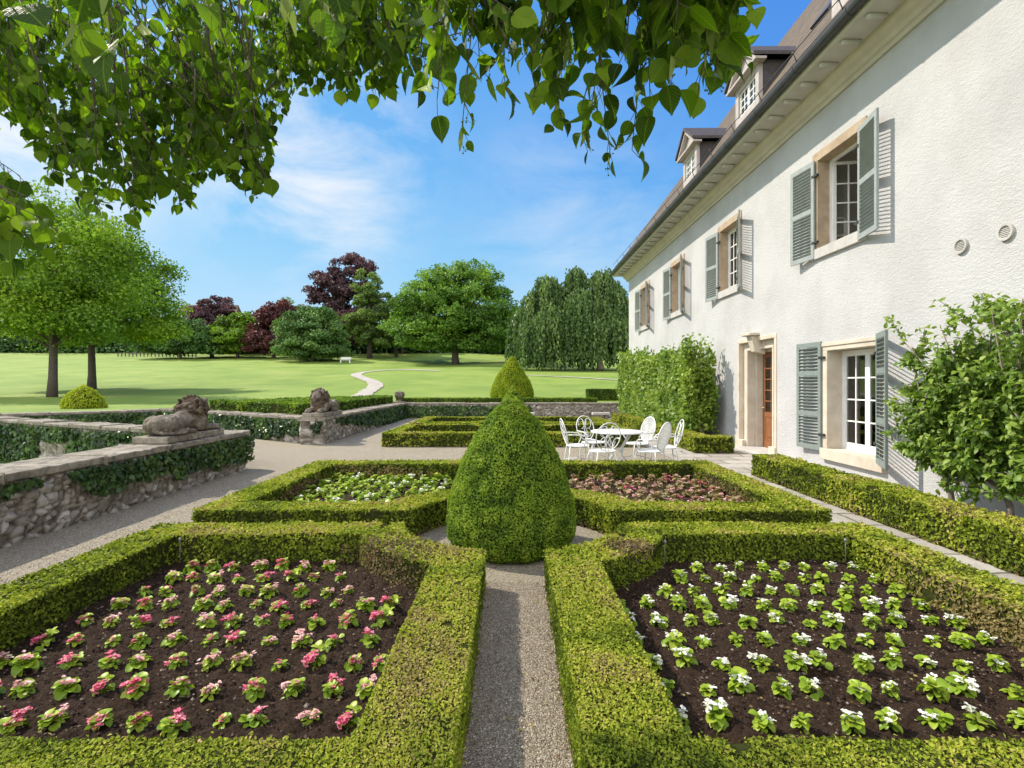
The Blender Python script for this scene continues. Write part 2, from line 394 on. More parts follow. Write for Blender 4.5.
M['soffit'] = plain('pale_soffit_paint', (.46, .445, .39), .7, .1, 3)
M['white_paint'] = plain('white_window_paint', (.78, .77, .74), .5, .05, 8)
M['zinc'] = plain('dark_zinc', (.06, .06, .065), .5, .2, 5, metal=.4)
M['slate'] = plain('dormer_cladding', (.055, .045, .045), .7, .3, 9, bd=.01, bs=30)
M['dormer_wood'] = plain('dormer_painted_wood', (.42, .37, .35), .7, .12, 6)
M['iron'] = plain('black_iron', (.03, .03, .03), .5, .2, 10)
M['plaster_in'] = plain('room_plaster', (.6, .57, .52), .9, .05, 2)
M['curtain'] = plain('sheer_curtain', (.7, .69, .66), .9, .06, 5)
M['brass'] = plain('door_brass', (.5, .4, .25), .35, .1, 10, metal=.9)
def mat_wood():
    m, nt, b, out = newmat('varnished_oak')
    p = pos(nt, (1, 1, .08))
    nt.links.new(ramp(nt, [(.3, (.14, .05, .018)), (.55, (.27, .105, .04)), (.8, (.36, .16, .065))], noise(nt, p, 30, 5, .6, 1.)).outputs[0], b.inputs['Base Color'])
    b.inputs['Roughness'].default_value = .35
    return m
M['oak'] = mat_wood()
def mat_glass():
    m, nt, b, out = newmat('window_glass')
    nt.nodes.remove(b)
    t = nt.nodes.new('ShaderNodeBsdfTransparent'); t.inputs[0].default_value = (.85, .88, .87, 1)
    g = nt.nodes.new('ShaderNodeBsdfGlossy'); g.inputs['Roughness'].default_value = .03
    f = N_(nt, 'ShaderNodeFresnel', IOR=1.6)
    x = nt.nodes.new('ShaderNodeMixShader'); nt.links.new(math_(nt, 'ADD', f.outputs[0], .06), x.inputs[0]); nt.links.new(t.outputs[0], x.inputs[1]); nt.links.new(g.outputs[0], x.inputs[2]); nt.links.new(x.outputs[0], out.inputs[0])
    return m
M['glass'] = mat_glass()
M['pebble'] = leafmat('pebble', [(0, (.14, .11, .075)), (.5, (.33, .265, .19)), (1, (.6, .53, .43))], 0, .8, .2)
M['clod'] = leafmat('soil_clod', [(0, (.02, .013, .01)), (.6, (.06, .04, .03)), (.9, (.12, .085, .065)), (1, (.28, .23, .18))], 0, .95, .1)
# ------------------------------------------------------------------ ground
def lawn_z(y):
    t = np.maximum(np.asarray(y, float) - 26, 0); t1 = np.minimum(t, 80)
    return .68 + .045 * t1 + .00055 * t1 * t1 + np.maximum(t - 80, 0) * .02
GARDEN = np.array([(-5.3, -30), (-5.3, 1), (-5.3, 14.0), (-10.1, 17.25), (-12.5, 18.6), (-15.2, 15.5), (-17.8, 12.7), (-24, 7), (-24, -30)], float)
def inpoly(x, y, poly):
    c = np.zeros(np.shape(x), bool); n = len(poly)
    for i in range(n):
        x0, y0 = poly[i]; x1, y1 = poly[(i + 1) % n]
        cond = ((y0 > y) != (y1 > y)) & (x < (x1 - x0) * (y - y0) / (y1 - y0 + 1e-12) + x0)
        c ^= cond
    return c
def is_lawn(x, y):
    return (y > 24.75) | ((x < -5.3) & (y > -30) & ~inpoly(x, y, GARDEN))
def ground_z(x, y):
    low = (x < -5.45) & (x > -23) & (y < 9.8 - .5 * (x + 5.7)) & inpoly(x, y, GARDEN)
    return np.where(is_lawn(x, y), lawn_z(y), np.where(low, -.75, -.012))
xs = np.concatenate([-np.geomspace(900, 26, 24), np.arange(-24, 8.01, .2), np.geomspace(10, 900, 26)])
ys = np.concatenate([-np.geomspace(120, 5, 8), np.arange(-4, 8, 1.), np.arange(8, 27, .2), np.arange(27, 112, 1.), np.geomspace(114, 1500, 24)])
gx, gy = np.meshgrid(xs, ys)
gz = ground_z(gx.ravel(), gy.ravel())
und = (vnoise(np.stack([gx.ravel(), gy.ravel(), 0 * gz], 1), .09, 4) - .5) * .5 * np.clip((gy.ravel() - 27) / 20, 0, 1)
gz = gz + und
def grid_faces(nx, ny):
    i, j = np.meshgrid(np.arange(nx - 1), np.arange(ny - 1)); a = (j * nx + i).ravel()
    return np.stack([a, a + 1, a + nx + 1, a + nx], 1)
mb = MB(); mb.add(np.stack([gx.ravel(), gy.ravel(), gz], 1), grid_faces(len(xs), len(ys)), 0, True)
solo(mb, 'ground', M['grass'], None, None, kind='structure', org=(0, 0, 0))
def terrain(x, y):
    P = np.array([[x, y, 0.]]); z = float(ground_z(np.array([x]), np.array([y]))[0])
    return z + float((vnoise(P, .09, 4)[0] - .5) * .5 * np.clip((y - 27) / 20, 0, 1))
def on_lawn(px, py):
    """walk out along the line of sight of one photo pixel until it meets the lawn"""
    for y in np.arange(26, 130, .1):
        if 1.6 - (py - 384) * y / 520 <= terrain((px - 512) * y / 520, y) + .02: return (px - 512) * y / 520, y
    return (px - 512) * 110 / 520, 110.
def sheet(name, polys, z, mat):
    mb = MB()
    for p in polys: mb.add([[x, y, z] for x, y in p], [list(range(len(p)))])
    return solo(mb, name, mat, None, None, kind='structure', org=(0, 0, 0))
sheet('gravel_path', [[(-5.02, -6), (5.8, -6), (5.8, 24.5), (-5.02, 24.5)], [(-5.02, 9.7), (-5.02, 13.85), (-10, 17.05), (-12.4, 18.4), (-15.05, 15.4), (-13, 13.25)]], 0.0, M['gravel'])
sheet('stone_paving', [[(3.42, -2), (5.8, -2), (5.8, 23), (3.42, 23)]], .006, M['paving'])
# winding gravel walk across the park and its far branch
def walk(name, pix, w):
    c = np.array([on_lawn(*p) for p in pix]); t = np.linspace(0, len(c) - 1, len(c) * 12); i = np.minimum(t.astype(int), len(c) - 2); f = (t - i)[:, None]
    p0, p1, p2, p3 = c[np.maximum(i - 1, 0)], c[i], c[i + 1], c[np.minimum(i + 2, len(c) - 1)]
    q = .5 * (2 * p1 + (p2 - p0) * f + (2 * p0 - 5 * p1 + 4 * p2 - p3) * f ** 2 + (3 * p1 - p0 - 3 * p2 + p3) * f ** 3)
    d = unit(np.gradient(q, axis=0)); nn = np.stack([-d[:, 1], d[:, 0]], 1) * w / 2 * (1 + .35 * (vnoise(np.c_[q, 0 * q[:, 0]], 1.3, 8) - .5))[:, None]
    V = []
    for k in range(len(q)):
        for s in (-1, -.33, .33, 1):
            x, y = q[k] + nn[k] * s; V.append([x, y, terrain(x, y) + .05])
    mb = MB(); mb.add(V, grid_faces(4, len(q)), 0, True)
    return solo(mb, name, M['parkwalk'], None, None, kind='structure', org=(0, 0, 0))
M['parkwalk'] = plain('pale_park_gravel', (.36, .325, .27), .9, .2, 1.5)
walk('park_path', [(352, 403), (358, 399), (368, 391.5), (375.5, 386), (372, 381.5), (361, 377.5), (356, 375), (362, 372.7), (376, 371), (400, 369.6), (440, 371)], 1.1)
walk('far_path', [(500, 374.6), (540, 376), (580, 377.8), (622, 380.5), (640, 382)], .5)

# ------------------------------------------------------------------ clipped hedges
def leaf_len(d): return np.clip(.0062 * d, .0142, .08)
BOXC = {'top': (.52, .13), 'side': (.36, .14)}
def put_leaves(mb, P, N, base, rng, jit=.75, sizemul=1., patches=(), seed=3, dens=1.45):
    """thin a dense set of sample points so that leaf size and number suit the distance they are seen from; returns nothing"""
    d = np.linalg.norm(P - CAMP, axis=1)
    L = leaf_len(d) * sizemul
    n1 = vnoise(P, 2.2, seed); n2 = vnoise(P, 9., seed + 1)
    t = base + (n1 - .5) * .55 + (n2 - .5) * .36 + (vnoise(P, .7, seed + 7) - .5) * .2 + rng.normal(0, .11, len(P))
    for (c, r) in patches:
        w = np.clip(1.35 - np.linalg.norm((P - np.array(c)) / np.array(r), axis=1), 0, 1)
        t = np.where((rng.random(len(P)) < w * 1.2), rng.uniform(.88, 1., len(P)), np.minimum(t, .9))
    low = (P[:, 2] < .09) & (np.abs(N[:, 2]) < .5) & (rng.random(len(P)) < .55 * np.clip(1.3 - P[:, 2] / .07, 0, 1))
    t = np.where(low, rng.uniform(.88, 1., len(P)), t)
    ok = vnoise(P, 8.5, seed + 11) < .83
    scatter(mb, P[ok], N[ok], L[ok], L[ok] * .62, np.clip(t[ok], 0, 1), rng, jit)
CAMP = np.array([0, 0, 1.6])
def sample_count(area, c):
    L = leaf_len(np.linalg.norm(np.array(c) - CAMP)); return area * 1.45 / (.31 * L * L)
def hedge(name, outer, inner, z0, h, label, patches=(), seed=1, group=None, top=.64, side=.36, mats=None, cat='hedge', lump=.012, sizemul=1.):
    """a clipped hedge over a ring (outer, inner loops of equal length) or over one closed outline"""
    rng = np.random.default_rng(seed); mb = MB()
    outer = np.array(outer, float); loops = [outer] if inner is None else [outer, np.array(inner, float)]
    ctr = outer.mean(0)
    def shrink(lp, e):                                   # pull a loop towards the inside of the hedge
        a = np.roll(lp, 1, 0); b = np.roll(lp, -1, 0)
        d0 = unit(lp - a); d1 = unit(b - lp)
        n0 = np.stack([-d0[:, 1], d0[:, 0]], 1); n1 = np.stack([-d1[:, 1], d1[:, 0]], 1)
        m = unit(n0 + n1); return lp + m * (e / np.clip((m * n0).sum(1), .35, 1))[:, None]
    def ccw(lp): return ((lp[:, 0] * np.roll(lp[:, 1], -1)) - (np.roll(lp[:, 0], -1) * lp[:, 1])).sum() > 0
    e = .016; k = len(outer); zt = z0 + h - .014
    cores = [shrink(lp, e * (1 if ccw(lp) == (i == 0) else -1)) for i, lp in enumerate(loops)]
    for i, lp in enumerate(cores):
        V = [[x, y, z0 - .01] for x, y in lp] + [[x, y, zt] for x, y in lp]
        mb.add(V, [[a, (a + 1) % k, k + (a + 1) % k, k + a] for a in range(k)], 1)
    if inner is None: mb.add([[x, y, zt] for x, y in cores[0]], [list(range(k))], 1)
    else: mb.add([[x, y, zt] for lp in cores for x, y in lp], [[a, (a + 1) % k, k + (a + 1) % k, k + a] for a in range(k)], 1)
    def emit(P, N, base, area):
        d = np.linalg.norm(P - CAMP, axis=1)
        keep = rng.random(len(P)) < (dmin / d) ** 2 if True else None
        P = P[keep]; N = N[keep]
        lum = (vnoise(P, 5., seed + 9) - .5)[:, None] * 2 * lump + (vnoise(P, 1.1, seed + 5) - .5)[:, None] * 1.6 * lump
        P = P + N * lum - N * (rng.random((len(P), 1)) ** 2) * .022
        P = P + N * ((rng.random(len(P)) < .035) * rng.uniform(.004, .026, len(P)))[:, None]
        put_leaves(mb, P, N, base, rng, .75, sizemul, patches, seed)
    allp = np.concatenate(loops); z3 = np.concatenate([np.c_[allp, np.full(len(allp), z0 + h)]])
    dmin = max(np.linalg.norm(z3 - CAMP, axis=1).min(), 2.3)
    if inner is None and inpoly(np.array([0.]), np.array([0.]), outer)[0]: dmin = 2.3
    Lm = leaf_len(dmin) * sizemul; dens = 1.5 / (.31 * Lm * Lm)
    if Lm >= .0165 and Lm > leaf_len(0): pass
    lo, hi = outer.min(0), outer.max(0); n = int(dens * np.prod(hi - lo))
    xy = rng.uniform(lo, hi, (n, 2)); ok = inpoly(xy[:, 0], xy[:, 1], outer)
    if inner is not None: ok &= ~inpoly(xy[:, 0], xy[:, 1], loops[1])
    xy = xy[ok]
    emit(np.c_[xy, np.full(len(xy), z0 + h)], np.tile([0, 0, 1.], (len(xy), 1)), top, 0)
    for i, lp in enumerate(loops):
        s = 1 if ccw(lp) == (i == 0) else -1
        for a in range(k):
            p, q = lp[a], lp[(a + 1) % k]; ln = np.linalg.norm(q - p)
            m = int(dens * ln * h)
            if m < 1: continue
            u = rng.random(m)[:, None]; dd = (q - p) / ln; nn = np.array([dd[1], -dd[0]]) * s
            z = z0 + h * rng.random(m)
            P = np.c_[p + (q - p) * u, z]; N = np.tile([nn[0], nn[1], .12], (m, 1))
            rel = (z - z0) / h
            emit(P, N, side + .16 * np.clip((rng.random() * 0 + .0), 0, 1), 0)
    return solo(mb, name, mats or [M['box'], M['boxcore']], label, cat, group)
def bed_loops(cy, sx, sy, u0=.235, u1=3.3, w0=.24, w1=3.72, Rn=1.05, t=.385, Ri=1.5, na=9):
    def loop(u0, u1, w0, w1, r):
        a0 = math.asin(min(1, w0 / r)); a1 = math.acos(min(1, u0 / r))
        a = np.linspace(a0, a1, na)
        pts = [(u0, w1), (u1, w1), (u1, w0)] + [(r * math.cos(x), r * math.sin(x)) for x in a]
        return [(sx * u, cy + sy * w) for u, w in pts]
    return loop(u0, u1, w0, w1, Rn), loop(u0 + t, u1 - t, w0 + t, w1 - t, Ri)
CY = 5.13; HH = .3
o, i_ = bed_loops(CY, -1, -1, u0=.205, w1=3.6, Ri=1.46)
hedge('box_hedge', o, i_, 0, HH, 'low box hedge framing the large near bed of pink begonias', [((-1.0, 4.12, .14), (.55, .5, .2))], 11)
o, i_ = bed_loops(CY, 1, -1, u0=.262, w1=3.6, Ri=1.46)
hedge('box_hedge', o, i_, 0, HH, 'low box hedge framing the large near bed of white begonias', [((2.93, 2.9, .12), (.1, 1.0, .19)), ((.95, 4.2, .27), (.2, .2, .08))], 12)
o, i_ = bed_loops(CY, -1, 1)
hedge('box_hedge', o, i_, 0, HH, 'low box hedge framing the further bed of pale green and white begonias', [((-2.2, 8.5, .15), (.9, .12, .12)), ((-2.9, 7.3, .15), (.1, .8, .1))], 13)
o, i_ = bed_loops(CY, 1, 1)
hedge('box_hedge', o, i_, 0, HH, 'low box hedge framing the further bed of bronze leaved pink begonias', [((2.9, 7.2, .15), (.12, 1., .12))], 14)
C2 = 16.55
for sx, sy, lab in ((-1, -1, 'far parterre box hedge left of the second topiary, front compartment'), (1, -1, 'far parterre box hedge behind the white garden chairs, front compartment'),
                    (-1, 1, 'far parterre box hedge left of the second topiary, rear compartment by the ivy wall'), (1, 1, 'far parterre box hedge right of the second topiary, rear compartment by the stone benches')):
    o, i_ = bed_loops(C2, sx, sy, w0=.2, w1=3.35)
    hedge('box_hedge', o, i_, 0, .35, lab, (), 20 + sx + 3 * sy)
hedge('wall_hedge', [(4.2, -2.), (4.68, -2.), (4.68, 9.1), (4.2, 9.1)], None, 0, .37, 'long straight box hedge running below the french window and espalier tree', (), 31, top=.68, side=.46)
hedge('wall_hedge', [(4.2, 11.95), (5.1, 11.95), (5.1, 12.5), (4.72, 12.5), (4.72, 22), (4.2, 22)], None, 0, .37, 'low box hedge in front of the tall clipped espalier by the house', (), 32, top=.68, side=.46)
DK = [M['cone'], M['boxcore']]
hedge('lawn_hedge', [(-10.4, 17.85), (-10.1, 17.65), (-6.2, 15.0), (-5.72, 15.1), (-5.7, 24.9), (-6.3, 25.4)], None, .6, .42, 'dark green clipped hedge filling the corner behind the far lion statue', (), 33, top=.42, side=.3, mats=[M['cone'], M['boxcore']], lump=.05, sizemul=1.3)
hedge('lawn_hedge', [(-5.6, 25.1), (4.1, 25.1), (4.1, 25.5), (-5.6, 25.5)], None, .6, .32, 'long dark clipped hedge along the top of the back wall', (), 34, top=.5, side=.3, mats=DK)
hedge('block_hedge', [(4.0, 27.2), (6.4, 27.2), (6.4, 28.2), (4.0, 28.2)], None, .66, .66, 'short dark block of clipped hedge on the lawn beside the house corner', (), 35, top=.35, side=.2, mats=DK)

# ------------------------------------------------------------------ topiary cones
PROF = [(.5, 0.), (.585, .06), (.62, .14), (.633, .23), (.628, .34), (.61, .47), (.575, .62), (.53, .76), (.475, .9), (.4, 1.05), (.31, 1.2), (.215, 1.33), (.12, 1.43), (.045, 1.5), (.0, 1.54)]
POINTED = [(.56, 0.), (.62, .08), (.633, .18), (.61, .34), (.56, .52), (.49, .7), (.41, .88), (.325, 1.04), (.235, 1.2), (.145, 1.34), (.06, 1.46), (.0, 1.54)]
def topiary(c, s, sz, label, seed, mats, base=.54, lump=.018, dens=1.9, cat='topiary', prof=PROF):
    rng = np.random.default_rng(seed); pr = np.array(prof); mb = MB()
    mb.lathe([(max(r - .035, .002) * s, z * sz * .985) for r, z in pr], 32, c, 1)
    r_, z_ = pr[:, 0], pr[:, 1]
    seg = np.hypot(np.diff(r_), np.diff(z_)); ar = seg * (r_[1:] + r_[:-1]) / 2; cum = np.concatenate([[0], np.cumsum(ar)]); area = 2 * PI * cum[-1] * s * sz
    d = max(np.linalg.norm(np.array(c) + [0, -.5, .6] - CAMP), 2.5); L = leaf_len(d) * .78
    n = int(area * dens / (.31 * L * L))
    u = rng.random(n) * cum[-1]; k = np.clip(np.searchsorted(cum, u) - 1, 0, len(seg) - 1); f = (u - cum[k]) / ar[k]
    r = r_[k] + (r_[k + 1] - r_[k]) * f; z = z_[k] + (z_[k + 1] - z_[k]) * f; a = rng.random(n) * 2 * PI
    nr = (z_[k + 1] - z_[k]); nz = -(r_[k + 1] - r_[k])
    N = unit(np.stack([np.cos(a) * nr, np.sin(a) * nr, nz], 1))
    P = np.stack([r * np.cos(a) * s, r * np.sin(a) * s, z * sz], 1) + np.array(c)
    cl = vnoise(P, 9. / s, seed); c2 = vnoise(P, 22. / s, seed + 1); c3 = vnoise(P, 3. / s, seed + 2)
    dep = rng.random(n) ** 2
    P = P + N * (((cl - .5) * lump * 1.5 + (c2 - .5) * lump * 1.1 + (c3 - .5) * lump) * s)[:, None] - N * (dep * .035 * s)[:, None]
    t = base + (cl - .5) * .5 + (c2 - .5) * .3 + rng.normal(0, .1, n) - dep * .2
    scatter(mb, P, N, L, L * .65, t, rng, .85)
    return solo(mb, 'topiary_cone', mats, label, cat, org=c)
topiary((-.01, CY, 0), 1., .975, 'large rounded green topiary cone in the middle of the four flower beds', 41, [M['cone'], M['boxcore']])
topiary((.02, C2, 0), .84, 1.0, 'second topiary cone half hidden behind the large one, brownish tip', 42, [M['cone'], M['boxcore']], .58)
topiary((0., 29.2, .7), 1.95, 1.62, 'golden green topiary cone standing on the lawn behind the back wall', 43, [M['cone_y'], M['boxcore']], .55, prof=POINTED)
topiary((-16.3, 19.8, .6), 1.08, .62, 'small domed yellow green bush behind the left walls', 44, [M['cone_y'], M['boxcore']], .8, .05, cat='bush')

# ------------------------------------------------------------------ flower beds: soil and begonias
def soil(u, w, cy, sx, sy, res, name='soil'):
    x0, x1 = sorted((sx * .56, sx * 2.98)); y0, y1 = sorted((cy + sy * .56, cy + sy * 3.4))
    X = np.arange(x0, x1, res); Y = np.arange(y0, y1, res); a, b = np.meshgrid(X, Y)
    P = np.stack([a.ravel(), b.ravel(), 0 * a.ravel()], 1)
    z = .055 + (vnoise(P, 3, 5) - .5) * .03 + (vnoise(P, 16, 6) - .5) * .025 + (vnoise(P, 42, 7) - .5) * .022 + (vnoise(P, 80, 8) - .5) * .01
    P[:, 2] = z
    ok = (np.hypot(P[:, 0], P[:, 1] - cy) > 1.2).reshape(a.shape)
    f = grid_faces(len(X), len(Y)); fl = ok.ravel(); f = f[fl[f].all(1)]
    mb = MB(); mb.add(P, f, 0, True)
    return mb
for sx, sy, rs in ((-1, -1, .0125), (1, -1, .0125), (-1, 1, .025), (1, 1, .025)):
    solo(soil(0, 0, CY, sx, sy, rs), 'soil', M['soil'], None, None, kind='structure', org=(0, 0, 0))
for sx in (-1, 1):
    x0, x1 = sorted((sx * .6, sx * 2.93))
    for (a, b) in ((13.5, 16.0), (17.1, 19.6)):
        mb = MB(); mb.add([[x0, a, .03], [x1, a, .03], [x1, b, .03], [x0, b, .03]], [[0, 1, 2, 3]]); solo(mb, 'soil', M['soil'], None, None, kind='structure', org=(0, 0, 0))
def chunks(n, xr, yr, zf, smin, smax, rng, seed):
    """irregular little lumps"""
    P = np.stack([rng.uniform(*xr, n), rng.uniform(*yr, n)], 1); z = zf(P)
    S = rng.uniform(smin, smax, n) * rng.choice([1, 1, 1, 1.6], n)
    base = np.array([[1, 0, 0], [0, 1, 0], [-1, 0, 0], [0, -1, 0], [0, 0, .75], [0, 0, -.75]], float)
    V = base[None] * S[:, None, None] * rng.uniform(.6, 1.25, (n, 6, 1)); a = rng.random(n) * 2 * PI; ca, sa = np.cos(a)[:, None], np.sin(a)[:, None]
    V = np.stack([V[:, :, 0] * ca - V[:, :, 1] * sa, V[:, :, 0] * sa + V[:, :, 1] * ca, V[:, :, 2]], 2) + np.c_[P, z][:, None]
    F = np.array([[0, 1, 4], [1, 2, 4], [2, 3, 4], [3, 0, 4], [1, 0, 5], [2, 1, 5], [3, 2, 5], [0, 3, 5]])
    mb = MB(); mb.add(V.reshape(-1, 3), (F[None] + (np.arange(n) * 6)[:, None, None]).reshape(-1, 3), 0, False, np.repeat(rng.random(n), 8)); return mb
def soilz(P): return .055 + (vnoise(np.c_[P, 0 * P[:, 0]], 3, 5) - .5) * .03 + .006
rg = np.random.default_rng(51)
for sx in (-1, 1):
    solo(chunks(7000, sorted((sx * .6, sx * 2.93)), (1.9, 4.5), soilz, .003, .009, rg, 0), 'soil_clods', M['clod'], None, None, kind='stuff', org=(0, 0, 0))
solo(chunks(16000, (-.24, .25), (1.9, 4.2), lambda P: 0 * P[:, 0] + .002, .0018, .0042, rg, 0), 'loose_gravel', M['pebble'], None, None, kind='stuff', org=(0, 0, 0))
solo(chunks(3000, (-.95, .95), (4.1, 6.1), lambda P: 0 * P[:, 0] + .002, .002, .0055, rg, 0), 'loose_gravel', M['pebble'], None, None, kind='stuff', org=(0, 0, 0))
solo(chunks(7000, (-4.9, -3.35), (3.5, 9), lambda P: 0 * P[:, 0] + .002, .003, .006, rg, 0), 'loose_gravel', M['pebble'], None, None, kind='stuff', org=(0, 0, 0))

rl = np.random.default_rng(55); mb = MB()
for n, (xa, xb, ya, yb_) in ((160, (-4.9, -3.4, 3, 10)), (60, (-.2, .24, 2, 4.2)), (260, (-4.5, 3.3, 8.95, 13)), (120, (.62, 2.85, 1.95, 4.4)), (120, (-2.85, -.62, 1.95, 4.4)), (60, (3.4, 4.15, 3, 12))):
    P = np.stack([rl.uniform(xa, xb, n), rl.uniform(ya, yb_, n), np.full(n, .008)], 1)
    if n == 120: P[:, 2] = soilz(P[:, :2]) + .012; P = P[np.hypot(P[:, 0], P[:, 1] - CY) > 1.5]
    scatter(mb, P, np.tile([0, 0, 1.], (len(P), 1)), .022, .013, rl.random(len(P)), rl, .3)
M['litter'] = leafmat('fallen_leaf', [(0, (.09, .05, .02)), (.5, (.26, .17, .06)), (.8, (.3, .3, .06)), (1, (.5, .42, .3))], .1, .8, .1)
tag(solo(mb, 'fallen_leaves', M['litter'], None, None, kind='stuff', org=(0, 0, 0)), 'dry fallen leaves scattered over gravel and soil')
ROUND = leaf_template([0, .1, .3, .6, .84, .97, 1.0], [.06, .34, .52, .54, .4, .2, .06], .28, .3)
PETAL = leaf_template([0, .4, .8, 1.0], [.1, .42, .4, .05], .2, .2)
def begonia_meshes(kind, seed, leafm, petals, nclus):
    rng = np.random.default_rng(seed); mb = MB(); n = int(rng.integers(17, 36)); lean = rng.normal(0, .022, 2); st = rng.uniform(.75, 1.3)
    a = np.arange(n) * 2.399 + rng.normal(0, .25, n); q = np.linspace(0, 1, n)
    r = .01 + .048 * q ** .8; z = .075 - .055 * q + rng.normal(0, .006, n)
    P = np.stack([r * np.cos(a) * .7 * st + lean[0] * z / .06, r * np.sin(a) * .7 / st + lean[1] * z / .06, z * rng.uniform(.8, 1.25)], 1)
    T = np.stack([np.cos(a), np.sin(a), .75 - 1.15 * q], 1); N = np.stack([-np.cos(a) * .5, -np.sin(a) * .5, 1 + 0 * q], 1) + rng.normal(0, .3, (n, 3))
    leaf_batch(mb, ROUND, P, T, N, rng.uniform(.028, .06, n), rng.uniform(.25, 1, n) * (1 - .3 * q), 0, rng, .4)
    for k in range(n): mb.tube([[0, 0, 0], P[k] * [.5, .5, .6], P[k]], .0016, 4, 0, False, .3)
    fol = mb.mesh('begonia', leafm); fl = []
    for c in range(nclus):
        mb = MB(); ca = rng.random() * 6.3; cr = rng.uniform(.005, .06); ctr = np.array([cr * math.cos(ca), cr * math.sin(ca), rng.uniform(.078, .108) - cr * .35])
        for k in range(rng.integers(3, 8)):
            o = ctr + rng.normal(0, .0115, 3) * [1, 1, .8]; b = rng.random() * 6.3
            aa = b + np.arange(4) * PI / 2; up = rng.normal(0, .35, 3)
            T = np.stack([np.cos(aa), np.sin(aa), .25 + 0 * aa], 1) + up * .4; N = np.tile([0, 0, 1.], (4, 1)) + up
            leaf_batch(mb, PETAL, np.tile(o, (4, 1)), T, N, np.array([.019, .013, .019, .013]) * rng.uniform(.8, 1.35), np.full(4, rng.random()), 0, rng, .3)
        mb.tube([[0, 0, .03], ctr * [.6, .6, .7], ctr], .0014, 4, 1, False)
        fl.append(mb.mesh('flower_cluster', [petals, leafm]))
    return fol, fl
ORD = 'first second third fourth fifth sixth seventh eighth ninth tenth eleventh twelfth thirteenth'.split()
def plant_bed(kind, variants, rows, colsx, where, group, jit, rng, z0, scale, look):
    for ri, y in enumerate(rows):
        k = 0
        for ci, x0 in enumerate(colsx(ri)):
            x = x0 + rng.normal(0, jit); yy = y + rng.normal(0, jit)
            if np.hypot(x, yy - CY) < 1.64 or not (.72 < abs(x) < 2.88): continue
            fol, fl = variants[rng.integers(len(variants))]
            o = bpy.data.objects.new(kind, fol); COL.objects.link(o)
            s = scale * rng.uniform(.76, 1.18); o.location = (x, yy, z0); o.rotation_euler = (rng.normal(0, .06), rng.normal(0, .06), rng.random() * 6.3); o.scale = (s, s, s * rng.uniform(.9, 1.15))
            for f in fl:
                c = bpy.data.objects.new('flower_cluster', f); COL.objects.link(c); c.parent = o
            tag(o, f'{look}, {ORD[k]} from left in {ORD[ri]} row from front of {where}', 'begonia', group); k += 1
rg = np.random.default_rng(61)
pk = [begonia_meshes('p', 100 + k, M['beg_leaf'], M['pink'] if k % 3 else M['palepink'], nc) for k, nc in enumerate((3, 7, 8, 5, 9, 6, 7, 2, 1, 6, 8, 5))]
wh = [begonia_meshes('w', 180 + k, M['beg_leaf'], M['white_petal'], nc) for k, nc in enumerate((0, 2, 4, 5, 1, 3, 1, 2, 0, 3, 1, 4))]
gr = [begonia_meshes('g', 160 + k, M['beg_leaf'], M['white_petal'], nc) for k, nc in enumerate((0, 1, 0, 2))]
br = [begonia_meshes('b', 140 + k, M['beg_bronze'], M['pink'] if k == 1 else M['palepink'], nc) for k, nc in enumerate((3, 3, 2, 4))]
plant_bed('pink_begonia', pk, np.linspace(2.1, 4.32, 10), lambda r: np.linspace(-2.84, -.76, 12) + (.1 if r % 2 else 0) * 0 + .02 * r, 'near left bed', 'pink begonias in the near left bed', .014, rg, .047, .71, 'pink begonia')
plant_bed('white_begonia', wh, np.linspace(2.1, 4.32, 10), lambda r: np.linspace(.76, 2.84, 12), 'near right bed', 'white begonias in the near right bed', .013, rg, .047, .71, 'white begonia')
plant_bed('white_begonia', gr, np.linspace(6.5, 8.35, 7), lambda r: np.linspace(-2.82, -.8, 11), 'far left bed', 'white begonias in the far left bed', .02, rg, .05, 1.05, 'pale begonia')
plant_bed('bronze_begonia', br, np.linspace(6.5, 8.35, 7), lambda r: np.linspace(.8, 2.82, 11), 'far right bed', 'bronze begonias in the far right bed', .03, rg, .05, 1.05, 'bronze begonia')
# thin watering stakes at the back corners of the two near beds
for x, y, l in ((-2.86, 4.48, 'thin metal watering stake in back left corner of the pink begonia bed'), (1.3, 4.42, 'thin metal watering stake at back of the white begonia bed near the topiary'), (2.86, 4.46, 'thin metal watering stake in back right corner of the white begonia bed')):
    t = thing('watering_stake', l, 'watering stake', (x, y, .01))
    mb = MB(); mb.tube([[x, y, 0], [x, y, .25]], .0028, 6); part(mb, 'rod', M['steel'], t)
    mb = MB(); mb.lathe([(.001, .245), (.012, .25), (.014, .262), (.008, .275), (.001, .278)], 10, (x, y, 0)); part(mb, 'spray_head', M['steel'], t)
    mb = MB(); mb.lathe([(.022, .0), (.022, .016), (.006, .02)], 12, (x, y, .01)); part(mb, 'foot', M['steel'], t)

